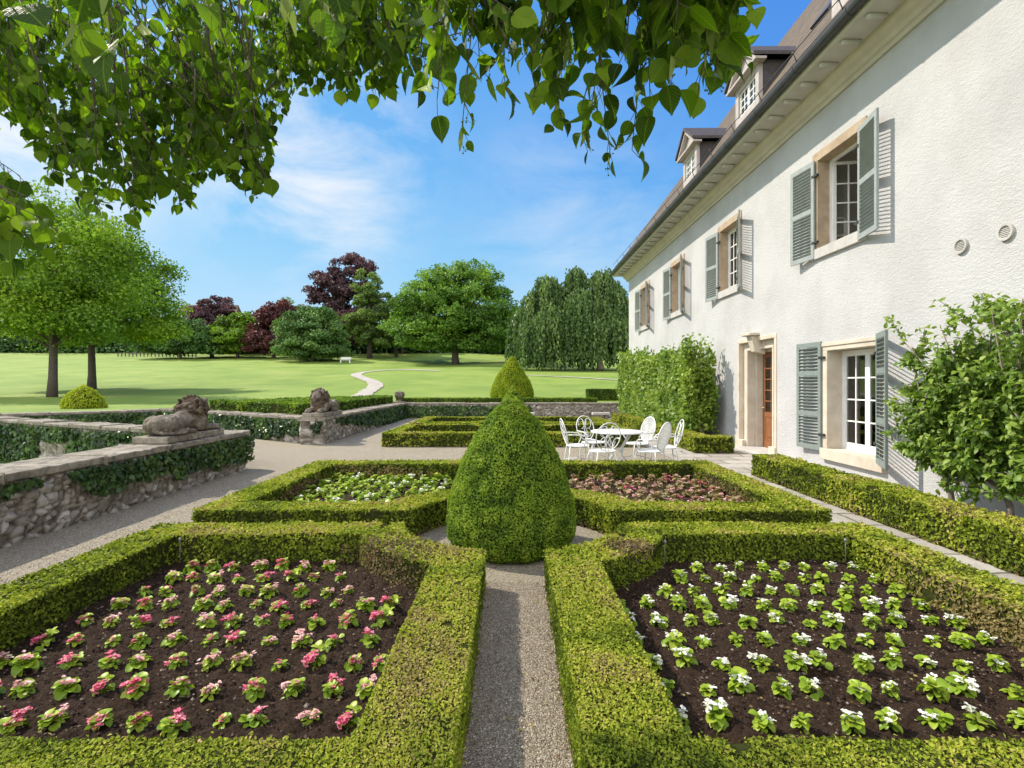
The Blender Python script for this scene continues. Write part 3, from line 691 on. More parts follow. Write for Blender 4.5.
# ------------------------------------------------------------------ rubble walls, copings and ivy
def rubble_panel(p, q, z0, z1, out, res, seeds, seedv, V, Fc, stone, joint, base):
    """a gridded wall face from p to q bulging along out"""
    ln = math.hypot(q[0] - p[0], q[1] - p[1]); nu = max(2, int(ln / res) + 1); nv = max(2, int((z1 - z0) / res) + 1)
    u, v = np.meshgrid(np.linspace(0, 1, nu), np.linspace(0, 1, nv)); u = u.ravel(); v = v.ravel()
    P = np.stack([p[0] + (q[0] - p[0]) * u, p[1] + (q[1] - p[1]) * u, z0 + (z1 - z0) * v], 1)
    Q = P + np.stack([(vnoise(P, 6, s) - .5) * .1 for s in (71, 72, 73)], 1); Q[:, 2] *= 1.5
    d1 = np.full(len(P), 9.); d2 = d1.copy(); idx = np.zeros(len(P), int)
    for c in range(0, len(P), 4000):
        D = np.linalg.norm(Q[c:c + 4000, None] - seeds[None], axis=2); o = np.argpartition(D, 1, axis=1)[:, :2]
        a = np.take_along_axis(D, o, 1); sw = a[:, 0] > a[:, 1]; a = np.sort(a, 1); o = np.where(sw[:, None], o[:, ::-1], o)
        d1[c:c + 4000] = a[:, 0]; d2[c:c + 4000] = a[:, 1]; idx[c:c + 4000] = o[:, 0]
    e = np.clip((d2 - d1) / .05, 0, 1)
    edge = np.minimum(np.minimum(u, 1 - u) * ln, np.minimum(v, 1 - v) * (z1 - z0)); fade = np.clip(edge / .03, 0, 1)
    h = (e ** .6) * .045 * (.5 + seedv[idx]) + (vnoise(P, 14, 75) - .5) * .03 + (vnoise(P, 40, 76) - .5) * .012
    P = P + np.array([out[0], out[1], 0]) * (h * fade)[:, None]
    n0 = sum(len(x) for x in V); V.append(P); Fc.append(grid_faces(nu, nv) + n0); stone.append(seedv[idx]); joint.append(e)
def wall(name, line, thick, z0, z1, label, res=.03, cap_over=.05, cap_h=.085, slab=1.15, side=1, seed=1, ends=(True, True)):
    """a rubble wall; line is its garden face, thickness goes to the side away from it"""
    rng = np.random.default_rng(seed); line = np.array(line, float)
    t = thing(name, label, 'stone wall', (line[0][0], line[0][1], z0))
    V, Fc, st, jo = [], [], [], []; cops = []
    for k in range(len(line) - 1):
        p, q = line[k], line[k + 1]; d = unit(q - p); n = np.array([d[1], -d[0]]) * side; ln = np.linalg.norm(q - p)
        pb, qb = p - n * thick, q - n * thick
        lo = np.minimum.reduce([p, q, pb, qb]) - .1; hi = np.maximum.reduce([p, q, pb, qb]) + .1
        ns = int(ln * (z1 - z0 + .1) * 1.5 / .009) + 20
        us = rng.random(ns)[:, None]; seeds = np.c_[p + (q - p) * us - n * rng.uniform(-.06, .06, (ns, 1)), rng.uniform(z0 - .05, z1 + .05, ns) * 1.5]
        sb = seeds.copy(); sb[:, :2] -= n * thick; seeds = np.concatenate([seeds, sb]); sv = rng.random(len(seeds)); base = 0
        rubble_panel(p, q, z0, z1, n, res, seeds, sv, V, Fc, st, jo, 0)
        rubble_panel(qb, pb, z0, z1, -n, max(res, .05), seeds, sv, V, Fc, st, jo, 0)
        if k == 0 and ends[0]: rubble_panel(pb, p, z0, z1, -d, res, seeds, sv, V, Fc, st, jo, 0)
        if k == len(line) - 2 and ends[1]: rubble_panel(q, qb, z0, z1, d, res, seeds, sv, V, Fc, st, jo, 0)
        m = max(1, round(ln / slab)); cuts = np.linspace(0, 1, m + 1); cuts[1:-1] += rng.normal(0, .06 / m, m - 1)
        for a in range(m):
            u0, u1 = cuts[a] + .004 / ln, cuts[a + 1] - .004 / ln
            if k > 0 and a == 0: u0 += .03 / ln
            c0, c1 = p + (q - p) * u0, p + (q - p) * u1
            if k == 0 and a == 0 and ends[0]: c0 = c0 - d * cap_over
            if k == len(line) - 2 and a == m - 1 and ends[1]: c1 = c1 + d * cap_over
            g = MB(); jz = rng.normal(0, .006); nn = max(2, int(np.linalg.norm(c1 - c0) / .08)); secs = []
            for w in np.linspace(0, 1, nn):
                cc = c0 + (c1 - c0) * w; e1 = rng.normal(0, .006, 2); ez = rng.normal(0, .004, 2)
                f = cc + n * (cap_over + e1[0]); b = cc - n * (thick + cap_over + e1[1])
                secs += [[f[0], f[1], z1 + .002], [f[0], f[1], z1 + cap_h + jz + ez[0]], [b[0], b[1], z1 + cap_h + jz + ez[1]], [b[0], b[1], z1 + .002]]
            fs = [[4 * x + y, 4 * x + (y + 1) % 4, 4 * x + 4 + (y + 1) % 4, 4 * x + 4 + y] for x in range(nn - 1) for y in range(4)] + [[0, 1, 2, 3], [4 * nn - 1, 4 * nn - 2, 4 * nn - 3, 4 * nn - 4]]
            g.add(secs, fs); cops.append(g)
    mb = MB(); mb.add(np.concatenate(V), np.concatenate(Fc), 0, True)
    part(mb, 'masonry', M['rubble'], t, attrs={'stone': np.concatenate(st), 'joint': np.concatenate(jo)})
    for g in cops: bev(part(g, 'coping_stone', M['coping'], t), .014, 2, 50)
    return t
WT = .63
wall('garden_wall', [(-5., .5), (-5., 9.75)], .6, -.05, WT, 'near rubble wall carrying the lion on the left, half covered in ivy', .02, side=1, seed=81)
wall('garden_wall', [(-5.72, 9.55), (-8.6, 10.95), (-14, 13.7)], .5, -.8, WT, 'ivy clad rubble wall running back leftwards from the near lion', .05, side=-1, seed=82, ends=(False, True))
wall('garden_wall', [(-5., 13.75), (-5., 24.4)], .6, -.05, WT, 'streaked rubble wall between the far lion and the urn', .03, side=1, seed=83, ends=(True, False))
wall('garden_wall', [(-5.62, 13.98), (-10, 17.0), (-12.4, 18.35), (-15.05, 15.3), (-17.6, 12.6)], .5, -.05, WT, 'ivy clad rubble wall curving away left behind the lions', .06, side=-1, seed=84, ends=(False, True))
wall('garden_wall', [(-5.6, 24.45), (5.8, 24.45)], .5, -.05, WT, 'rubble back wall across the end of the garden, ivy on its left half', .04, side=1, seed=85, ends=(True, False))
IVYL = leaf_template([0, .25, .6, 1.], [.25, .5, .36, .02], .15, .2)
def ivy(label, line, side, zlo, ztop, dens, seed, S=(.045, .075), gap=.0, off=.03, thick=.06):
    """ivy hanging down a wall face from its coping: zlo(u) gives the lower fringe"""
    rng = np.random.default_rng(seed); line = np.array(line, float); mb = MB()
    for k in range(len(line) - 1):
        p, q = line[k], line[k + 1]; ln = np.linalg.norm(q - p); d = (q - p) / ln; n = np.array([d[1], -d[0]]) * side
        m = int(ln * ztop * dens); u = rng.random(m); s = u * ln; lo = zlo(s) + (vnoise(np.c_[s, s * 0, s * 0], 3, seed) - .5) * .16
        z = lo + (ztop - lo) * rng.random(m); P = np.c_[p + d * s[:, None], z]
        g = vnoise(P, 2.6, seed + 1); keep = (g > gap) & (lo < ztop - .03) & (rng.random(m) < np.clip((ztop - lo) / ztop, .05, 1)); P = P[keep]; m = len(P)
        h = off + thick * rng.random(m) + .05 * vnoise(P, 4, seed + 2); P[:, :2] += n * h[:, None]
        N = np.tile([n[0], n[1], .35], (m, 1)) + rng.normal(0, .35, (m, 3)); T = np.tile([0, 0, -1.], (m, 1)) + rng.normal(0, .5, (m, 3))
        leaf_batch(mb, IVYL, P, T, N, rng.uniform(*S, m), np.clip(.42 + (vnoise(P, 3, seed + 3) - .5) * .7 + rng.normal(0, .16, m), 0, 1), 0, rng, .3)
    return solo(mb, 'ivy', M['ivy'], label, 'ivy')
ivy('ivy hanging from the coping of the near lion wall', [(-5., 4.4), (-5., 9.85)], 1, lambda s: np.where(s < 1.7, .5 - .14 * np.sin(s * 4.2), np.clip(.38 - .06 * (s - 1.5), .14, 1)), .63, 1700, 91, (.045, .075), .08)
ivy('ivy wrapped over the end of the near lion wall', [(-5.0, 9.8), (-5.6, 9.8)], 1, lambda s: .16 + 0 * s, .63, 900, 92)
ivy('thick ivy covering the wall behind the near lion', [(-5.9, 9.66), (-8.6, 10.95), (-14, 13.7)], -1, lambda s: np.where((s > 1.4) & (s < 2.7), .35, -.7) + 0 * s, .63, 1100, 93, (.06, .1))
ivy('ivy on the wall in front of the far lion', [(-5.0, 13.75), (-5.62, 13.98), (-10, 17.0)], -1, lambda s: np.clip(.3 - .12 * s, .03, 1), .64, 1000, 94, (.06, .11))
ivy('ivy on the far curving wall at left', [(-10, 17.0), (-12.4, 18.35), (-15.05, 15.3)], -1, lambda s: .0 * s, .64, 800, 95, (.07, .12))
ivy('ivy draped on the wall below the urn', [(-5., 14.6), (-5., 24.4)], 1, lambda s: np.clip(.54 - .085 * s, .02, 1), .63, 800, 96, (.06, .11), .2)
ivy('dark ivy over the left half of the back wall', [(-5, 24.45), (.9, 24.45)], 1, lambda s: np.where(s > 5, .2, 0.) + 0 * s, .6, 420, 97, (.08, .14))
# ------------------------------------------------------------------ the house
WX = 5.8; Y0, Y1 = -3., 25.8; XB = 15.8; WZ = 7.0
house = thing('country_house', 'long white stuccoed country house with grey shutters and a steep brown tiled roof', 'house', (WX, 12, 0))
UP = [9.25, 13.87, 18.2, 22.6]
OPEN = [(y - .59, y + .59, 4.15, 5.82) for y in UP] + [(8.2, 9.53, .42, 2.2), (11.38, 13.35, -.02, 2.72)]
mb = MB()
ysx = sorted({Y0, Y1} | {o[0] for o in OPEN} | {o[1] for o in OPEN}); zsx = sorted({-.1, WZ + .2} | {o[2] for o in OPEN} | {o[3] for o in OPEN})
for a, b in zip(ysx[:-1], ysx[1:]):
    for c, d in zip(zsx[:-1], zsx[1:]):
        ym, zm = (a + b) / 2, (c + d) / 2
        if any(o[0] < ym < o[1] and o[2] < zm < o[3] for o in OPEN): continue
        mb.add([[WX, a, c], [WX, b, c], [WX, b, d], [WX, a, d]], [[0, 3, 2, 1]])
mb.add([[WX, Y1, -.1], [XB, Y1, -.1], [XB, Y1, WZ + .2], [WX, Y1, WZ + .2]], [[0, 1, 2, 3]])
mb.add([[WX, Y0, -.1], [XB, Y0, -.1], [XB, Y0, WZ + .2], [WX, Y0, WZ + .2]], [[3, 2, 1, 0]])
mb.add([[XB, Y0, -.1], [XB, Y1, -.1], [XB, Y1, WZ + .2], [XB, Y0, WZ + .2]], [[0, 1, 2, 3]])
part(mb, 'wall', M['stucco'], house)
def frame_x(mb, x0, x1, y0, y1, z0, z1, t, tb=None, mat=0):
    """four butted bars round a rectangle in the wall plane"""
    tb = t if tb is None else tb
    mb.box(x0, x1, y0, y0 + t, z0 + tb, z1 - t, mat); mb.box(x0, x1, y1 - t, y1, z0 + tb, z1 - t, mat)
    mb.box(x0, x1, y0, y1, z1 - t, z1, mat)
    if tb: mb.box(x0, x1, y0, y1, z0, z0 + tb, mat)
def sash(mb, gl, y0, y1, z0, z1, x, cols, rows, st=.055, bar=.024, Mx=None):
    g = MB(); gl.append(g); gl = g
    """one glazed leaf"""
    def bx(a, b, c, d, w=.022): mb.box(x - w, x + w, a, b, c, d, 0, .5, Mx)
    bx(y0, y0 + st, z0, z1); bx(y1 - st, y1, z0, z1); bx(y0 + st, y1 - st, z1 - st, z1); bx(y0 + st, y1 - st, z0, z0 + st * 1.5)
    for k in range(1, cols):
        c = y0 + st + (y1 - y0 - 2 * st) * k / cols; bx(c - bar / 2, c + bar / 2, z0 + st * 1.5, z1 - st, .015)
    for k in range(1, rows):
        c = z0 + st * 1.5 + (z1 - z0 - 2.5 * st) * k / rows; bx(y0 + st, y1 - st, c - bar / 2, c + bar / 2, .0135)
    gl.box(x - .003, x + .003, y0 + st - .004, y1 - st + .004, z0 + st * 1.5 - .004, z1 - st + .004, 0, .5, Mx)
def shutter_mb(w, h, panels, pitch=.062):
    """a louvred leaf lying in the (u, z) plane from the hinge at u = 0"""
    mb = MB(); t = .018; st = .075
    mb.box(-t, t, 0, st, 0, h); mb.box(-t, t, w - st, w, 0, h)
    zs = np.cumsum([0] + [p / sum(panels) * (h - .0) for p in panels])
    rails = list(zs)
    for i, z in enumerate(rails):
        a, b = (z, z + .09) if i == 0 else (z - .09, z) if i == len(rails) - 1 else (z - .045, z + .045)
        mb.box(-t * .98, t * .98, st, w - st, a, b)
    for a, b in zip(rails[:-1], rails[1:]):
        lo = a + (.09 if a == 0 else .045); hi = b - (.09 if b == rails[-1] else .045)
        n = max(1, round((hi - lo) / pitch))
        for k in range(n):
            z = lo + (k + .5) * (hi - lo) / n
            A = Matrix.Translation((0, 0, z)) @ Matrix.Rotation(R(42), 4, 'Y')
            mb.box(-.027, .027, st, w - st, -.005, .005, 0, .5, A)
    return mb
def shutter(par, hy, hx, z0, h, w, sign, ang, panels, mat):
    """hinged at (hx, hy); sign +1 folds towards +Y, ang is how far it stands off the wall"""
    A = Matrix.Translation((hx, hy, z0)) @ Matrix.Rotation(R(ang) * sign, 4, 'Z') @ Matrix.Diagonal((1, sign, 1, 1))
    g = MB().merge(shutter_mb(w, h, panels), A)
    o = part(g, 'shutter', mat, par)
    g = MB()
    for z in (.3, h - .3):
        B = A @ Matrix.Translation((0, 0, z)); g.box(-.03, .015, -.1, .05, -.02, .02, 0, .5, B)
    part(g, 'hinge', M['iron'], par)
def room(par, y0, y1, z0, z1, x0, mat):
    g = MB(); a, b, c, d, e = y0 - .5, y1 + .5, z0 - .5, z1 + .35, x0 + 2.2
    g.add([[x0, a, c], [e, a, c], [e, b, c], [x0, b, c], [x0, a, d], [e, a, d], [e, b, d], [x0, b, d]], [[0, 1, 2, 3], [7, 6, 5, 4], [1, 5, 6, 2], [0, 4, 5, 1], [3, 2, 6, 7]])
    for (p, q, r, s) in ((a, y0, c, d), (y1, b, c, d), (y0, y1, c, z0), (y0, y1, z1, d)): g.add([[x0, p, r], [x0, q, r], [x0, q, s], [x0, p, s]], [[0, 1, 2, 3]])
    part(g, 'room', mat, par)
for k, yc in enumerate(UP):
    w = MB(); y0, y1, z0, z1 = yc - .59, yc + .59, 4.15, 5.82
    frame_x(w, WX - .022, WX + .3, y0 - .17, y1 + .17, z0 - .0, z1 + .17, .17, 0)
    win = part(w, 'window', M['sandstone'], house); bev(win, .008)
    s = MB(); s.box(WX - .06, WX + .3, y0 - .17, y1 + .17, z0 - .19, z0 - .001); bev(part(s, 'sill', M['sillstone'], win), .008)
    f = MB(); g = []; X = WX + .24
    f2 = MB(); frame_x(f2, X - .03, X + .03, y0, y1, z0, z1, .045); f.merge(f2)
    ym = (y0 + y1) / 2
    if k == 0:      # far leaf swung open into the room
        A = Matrix.Translation((X, y1 - .05, 0)) @ Matrix.Rotation(R(82), 4, 'Z') @ Matrix.Translation((-X, -(y1 - .05), 0))
        sash(f, g, ym, y1 - .05, z0 + .046, z1 - .046, X, 2, 4, Mx=A)
        A = Matrix.Translation((X, y0 + .05, 0)) @ Matrix.Rotation(R(-80), 4, 'Z') @ Matrix.Translation((-X, -(y0 + .05), 0))
        sash(f, g, y0 + .05, ym, z0 + .046, z1 - .046, X, 2, 4, Mx=A)
    else:
        sash(f, g, y0 + .046, ym - .001, z0 + .046, z1 - .046, X, 2, 4); sash(f, g, ym + .001, y1 - .046, z0 + .046, z1 - .046, X, 2, 4)
    part(f, 'casement', M['white_paint'], win); [part(q, 'glass', M['glass'], win) for q in g]
    room(win, y0, y1, z0, z1, WX + .32, M['plaster_in'])
    shutter(win, y1 + .04, WX - .055, 3.98, 1.86, .66, 1, (8, 9, 7, 8)[k], (1, 1), M['shutter'])
    shutter(win, y0 - .04, WX - .055, 3.98, 1.86, .66, -1, (12, 20, 22, 22)[k], (1, 1), M['shutter'])
# french window on the ground floor
y0, y1, z0, z1 = 8.2, 9.53, .42, 2.2
w = MB(); frame_x(w, WX - .03, WX + .32, y0 - .15, y1 + .15, z0, z1 + .16, .15, 0)
w.box(WX - .05, WX - .031, y0 - .15, y1 + .15, z1 + .09, z1 + .16)
win = part(w, 'french_window', M['palestone'], house); bev(win, .008)
s = MB(); s.box(WX - .08, WX + .3, y0 - .15, y1 + .15, z0 - .2, z0 - .001); bev(part(s, 'sill', M['palestone'], win), .008)
f = MB(); g = []; X = WX + .28; ym = (y0 + y1) / 2
frame_x(f, X - .03, X + .03, y0, y1, z0, z1, .045)
sash(f, g, y0 + .046, ym - .001, z0 + .046, z1 - .046, X, 2, 4); sash(f, g, ym + .001, y1 - .046, z0 + .046, z1 - .046, X, 2, 4)
part(f, 'casement', M['white_paint'], win); [part(q, 'glass', M['glass'], win) for q in g]
room(win, y0, y1, z0, z1, WX + .34, M['plaster_in'])
c = MB()
for yy in (y0 - .1, y1 - .25):
    uu = np.linspace(0, .36, 40); V = []
    for z in (.25, 2.25): V += [[X + .12 + .03 * math.sin(u * 70), yy + u, z] for u in uu]
    c.add(V, grid_faces(40, 2), 0, True)
part(c, 'curtain', M['curtain'], win)
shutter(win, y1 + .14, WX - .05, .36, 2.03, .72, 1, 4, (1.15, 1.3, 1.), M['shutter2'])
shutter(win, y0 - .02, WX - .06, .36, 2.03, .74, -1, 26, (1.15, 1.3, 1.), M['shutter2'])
# door in a deep stepped stone surround
ds = MB()
oy0, oy1, oz = 11.38, 13.35, 2.72
def step(x0, x1, a, b, zt, na, nb, nz, z0=0.0):
    """one pale stone step: two jambs and a head between an outer and an inner rectangle"""
    ds.box(x0, x1, a, na, z0, nz); ds.box(x0, x1, nb, b, z0, nz); ds.box(x0, x1, a, b, nz, zt)
step(WX - .02, WX + .12, oy0, oy1, oz, oy0 + .1, oy1 - .1, oz - .1)
step(WX + .1, WX + .26, oy0 + .1, oy1 - .1, oz - .1, oy0 + .26, oy1 - .34, oz - .24)
step(WX + .05, WX + .3, oy0 + .26, oy1 - .34, oz - .24, oy0 + .33, oy1 - .42, oz - .3)
step(WX + .24, WX + .5, oy0 + .33, oy1 - .42, oz - .3, oy0 + .4, oy1 - .5, oz - .35)
sur = part(ds, 'door_surround', M['palestone'], house); bev(sur, .012)
for a, b in ((oy0 + .01, oy0 + .3), (oy1 - .36, oy1 + .06)):
    g = MB(); g.box(WX - .05, WX + .3, a, b, -.01, .2); bev(part(g, 'plinth', M['palestone'], sur), .012)
g = MB(); yc = (oy0 + oy1) / 2 + .03
g.add([[x, y, z] for x, hw, z in ((WX + .2, .1, 2.3), (WX - .06, .1, 2.36), (WX - .16, .14, 2.74), (WX + .2, .14, 2.74)) for y in (yc - hw, yc + hw)], [[0, 1, 3, 2], [2, 3, 5, 4], [4, 5, 7, 6], [0, 2, 4, 6], [7, 5, 3, 1], [6, 7, 1, 0]])
g.box(WX - .24, WX + .1, yc - .22, yc + .22, 2.742, 2.81); bev(part(g, 'keystone', M['palestone'], sur), .02, 3)
X = WX + .42; dy0, dy1, dz = oy0 + .4, oy1 - .5, oz - .36
d = MB(); gl = MB()
d.box(X - .025, X + .025, dy0, dy0 + .11, .02, dz); d.box(X - .025, X + .025, dy1 - .11, dy1, .02, dz); d.box(X - .025, X + .025, dy0 + .11, dy1 - .11, dz - .12, dz); d.box(X - .025, X + .025, dy0 + .11, dy1 - .11, .02, .22); d.box(X - .025, X + .025, dy0 + .11, dy1 - .11, .8, .92)
d.box(X - .012, X + .02, dy0 + .11, dy1 - .11, .22, .8); d.box(X - .03, X - .0125, dy0 + .22, dy1 - .22, .32, .7)
for k in range(1, 3):
    c = dy0 + .11 + (dy1 - dy0 - .22) * k / 3; d.box(X - .02, X + .02, c - .014, c + .014, .92, dz - .12)
for k in range(1, 5):
    c = .92 + (dz - 1.04) * k / 5; d.box(X - .0185, X + .0185, dy0 + .11, dy1 - .11, c - .014, c + .014)
door = part(d, 'door', M['oak'], house); bev(door, .006)
gl.box(X - .003, X + .003, dy0 + .1, dy1 - .1, .91, dz - .11); part(gl, 'glass', M['glass'], door)
h = MB(); h.tube([[X - .03, dy1 - .06, 1.02], [X - .09, dy1 - .06, 1.02], [X - .09, dy1 - .2, 1.02]], .011, 8); part(h, 'handle', M['brass'], door)
room(door, dy0, dy1, 0.5, dz, WX + .52, M['plaster_in'])
s = MB(); s.box(WX - .3, WX + .5, oy0 - .1, oy1 + .1, -.02, .05); bev(part(s, 'doorstep', M['sillstone'], house), .015)
# cornice, soffit, rounded rafter ends, gutter
c = MB(); c.extrude_y([(WX + .1, 6.72), (WX - .045, 6.72), (WX - .06, 6.78), (WX - .1, 6.8), (WX - .13, 6.86), (WX - .2, 6.9), (WX - .24, 6.97), (WX - .25, 7.02), (WX + .1, 7.02)], Y0 - .2, Y1 + .3)
part(c, 'cornice', M['cream'], house)
c = MB(); c.extrude_y([(WX + .1, 7.022), (5.14, 7.022), (5.1, 7.05), (5.1, 7.14), (WX + .1, 7.2)], Y0 - .3, Y1 + .5); sof = part(c, 'soffit', M['soffit'], house)
for k, y in enumerate(np.arange(-.5, Y1 + .2, .58)):
    c = MB(); a = np.linspace(-PI / 2, PI / 2, 7)
    c.tube([[5.5, y, 7.005], [5.3, y, 6.99], [5.22, y, 6.985], [5.19, y, 6.99]], [.03, .042, .045, .03], 10); part(c, 'corbel', M['soffit'], sof)
c = MB(); a = np.linspace(0, PI, 9)
prof = [(5.02 - .085 * math.cos(t), 7.2 - .11 * math.sin(t)) for t in a] + [(5.02 + .078 * math.cos(t), 7.2 - .1 * math.sin(t)) for t in a]
c.extrude_y([(5.02 - .085 * math.cos(t), 7.18 - .12 * math.sin(t)) for t in a] + [(5.105, 7.185), (4.935, 7.185)], Y0 - .3, Y1 + .5)
for y in np.arange(-1, Y1, 1.45): c.extrude_y([(5.02 - .093 * math.cos(t), 7.18 - .128 * math.sin(t)) for t in a], y, y + .05)
gut = part(c, 'gutter', M['zinc'], house)
# hipped roof
EX = 5.0; EZ = 7.17; TP = 1.42; rx = (EX + XB + .8) / 2; D = rx - EX; rz = EZ + D * TP
ya, yb = Y0 - .4, Y1 + .5
mb = MB(); mb.add([[EX, ya, EZ], [EX, yb, EZ], [rx, yb - D, rz], [rx, ya + D, rz], [XB + .8, ya, EZ], [XB + .8, yb, EZ]], [[0, 3, 2, 1], [4, 5, 2, 3], [1, 2, 5], [0, 4, 3]])
roof = part(mb, 'roof', M['tile'], house)
g = MB()
for hz_, off in ((.12, .1), (.24, .02)): g.tube([[EX + off, ya + 1, EZ + .1 + hz_], [EX + off, yb - .5, EZ + .1 + hz_]], .009, 5)
for y in np.arange(ya + 1, yb - .4, 1.3): g.tube([[EX + .12, y, EZ + .12], [EX + .01, y, EZ + .38]], .009, 5)
part(g, 'snow_rail', M['iron'], roof)
g = MB(); n_ = Vector((-TP, 0, 1)).normalized(); ax = Vector((1, 0, TP)).normalized()
def skyl(y, s):
    A = Matrix(((ax.x, 0, n_.x, EX + s / 1.737), (0, 1, 0, y), (ax.z, 0, n_.z, EZ + s / 1.737 * TP), (0, 0, 0, 1)))
    return A
g.box(-.35, .35, -.3, .3, .0, .07, 0, .5, skyl(10.6, 2.6)); part(g, 'skylight', M['zinc'], roof)
for yc in (4.5, 8.35, 12.2, 16.1):
    x = 5.5; zb = EZ + (x - EX) * TP + .0; zt = 8.82; hw = .6
    g = MB()
    g.box(x, x + .1, yc - hw, yc - hw + .16, zb - .1, zt); g.box(x, x + .1, yc + hw - .16, yc + hw, zb - .1, zt); g.box(x, x + .1, yc - hw + .16, yc + hw - .16, zt - .18, zt); g.box(x, x + .1, yc - hw + .16, yc + hw - .16, zb - .1, zb + .14)
    dm = part(g, 'dormer', M['dormer_wood'], house); bev(dm, .006)
    for s_ in (-1, 1):
        g = MB(); y = yc + s_ * hw; xb = EX + (zt - EZ) / TP
        g.add([[x + .1, y - .03, zb + .1], [xb, y - .03, zt], [x + .1, y - .03, zt], [x + .1, y + .03, zb + .1], [xb, y + .03, zt], [x + .1, y + .03, zt]], [[0, 1, 2], [5, 4, 3], [0, 3, 4, 1], [1, 4, 5, 2], [2, 5, 3, 0]]); part(g, 'cheek', M['slate'], dm)
    g = MB(); ov = hw + .2; zr = zt + .62; f0 = x - .2
    def slab(prof, a, b, m=0):
        V = [[a, y, z] for y, z in prof] + [[b, y, z] for y, z in prof]; k = len(prof)
        g.add(V, [[i, (i + 1) % k, k + (i + 1) % k, k + i] for i in range(k)] + [list(range(k))[::-1], [k + i for i in range(k)]], m)
    slab([(yc - ov, zt + .02), (yc, zr), (yc + ov, zt + .02), (yc + ov, zt + .1), (yc, zr + .09), (yc - ov, zt + .1)], f0, 7.4)
    part(g, 'dormer_roof', M['slate'], dm)
    g = MB(); slab([(yc - hw - .1, zt + .001), (yc + hw + .1, zt + .001), (yc, zr - .1)], x - .02, x + .12)
    slab([(yc - ov + .02, zt - .06), (yc + ov - .02, zt - .06), (yc + ov - .02, zt), (yc - ov + .02, zt)], f0 + .04, x + .1)
    slab([(yc - ov + .02, zt + .001), (yc - ov + .16, zt + .001), (yc, zr - .1), (yc, zr - .01)], f0 + .05, x - .03); slab([(yc + ov - .02, zt + .001), (yc, zr - .011), (yc, zr - .101), (yc + ov - .16, zt + .001)], f0 + .05, x - .03)
    bev(part(g, 'pediment', M['dormer_wood'], dm), .008)
    f = MB(); gl = []; sash(f, gl, yc - hw + .16, yc - .001, zb + .14, zt - .18, x + .07, 2, 3, .045); sash(f, gl, yc + .001, yc + hw - .16, zb + .14, zt - .18, x + .07, 2, 3, .045)
    part(f, 'casement', M['white_paint'], dm)
    [part(q, 'glass', M['glass'], dm) for q in gl]
    bk = MB(); bk.add([[x + .5, yc - hw, zb], [x + .5, yc + hw, zb], [x + .5, yc + hw, zt], [x + .5, yc - hw, zt]], [[0, 1, 2, 3]]); part(bk, 'room_shade_sheet', M['slate'], dm)  # flat dark sheet, its colour stands in for the unlit room behind
for y in (6.7, 6.09):
    g = MB(); a = np.linspace(0, 2 * PI, 21)[:-1]
    def disc(r0, r1, x0, x1, m):
        V = [[x, y + r * math.cos(t), 3.38 + r * math.sin(t)] for (r, x) in ((r0, x1), (r0, x0), (r1, x0), (r1, x1)) for t in a]
        g.add(V, [[i * 20 + j, i * 20 + (j + 1) % 20, ((i + 1) % 4) * 20 + (j + 1) % 20, ((i + 1) % 4) * 20 + j] for i in range(4) for j in range(20)], m)
    disc(.1, .075, WX - .035, WX + .01, 0)
    for k in range(-3, 4):
        hw = math.sqrt(.076 ** 2 - (k * .021) ** 2); g.box(WX - .022, WX - .006, y - hw, y + hw, 3.38 + k * .021 - .006, 3.38 + k * .021 + .006, 0)
    part(g, 'wall_vent', M['sillstone'], house)
# ------------------------------------------------------------------ stone lions, urn, benches
def ell(mb, c, r, rot=0., axis='X', mat=0, n=14):
    a = np.linspace(0, PI, n); b = np.arange(2 * n) * PI / n
    V = np.array([[math.sin(t) * math.cos(u), math.sin(t) * math.sin(u), math.cos(t)] for t in a for u in b]) * r
    A = np.array(Matrix.Rotation(R(rot), 3, axis)); V = V @ A.T + np.array(c)
    m = 2 * n; mb.add(V, np.array([[i * m + j, (i + 1) * m + j, (i + 1) * m + (j + 1) % m, i * m + (j + 1) % m] for i in range(n - 1) for j in range(m)]), mat, True)
TEX = bpy.data.textures.new('weathering', 'CLOUDS'); TEX.noise_scale = .09; TEX.noise_depth = 4
TEXM = bpy.data.textures.new('curls', 'VORONOI'); TEXM.noise_scale = .09
def sculpt(o, vox, disp, tex, sm=3):
    r = o.modifiers.new('fuse', 'REMESH'); r.mode = 'VOXEL'; r.voxel_size = vox; r.use_smooth_shade = True
    s = o.modifiers.new('soften', 'SMOOTH'); s.iterations = sm; s.factor = .6
    d = o.modifiers.new('wear', 'DISPLACE'); d.texture = tex; d.strength = disp; d.mid_level = .5; d.texture_coords = 'LOCAL'
    return o
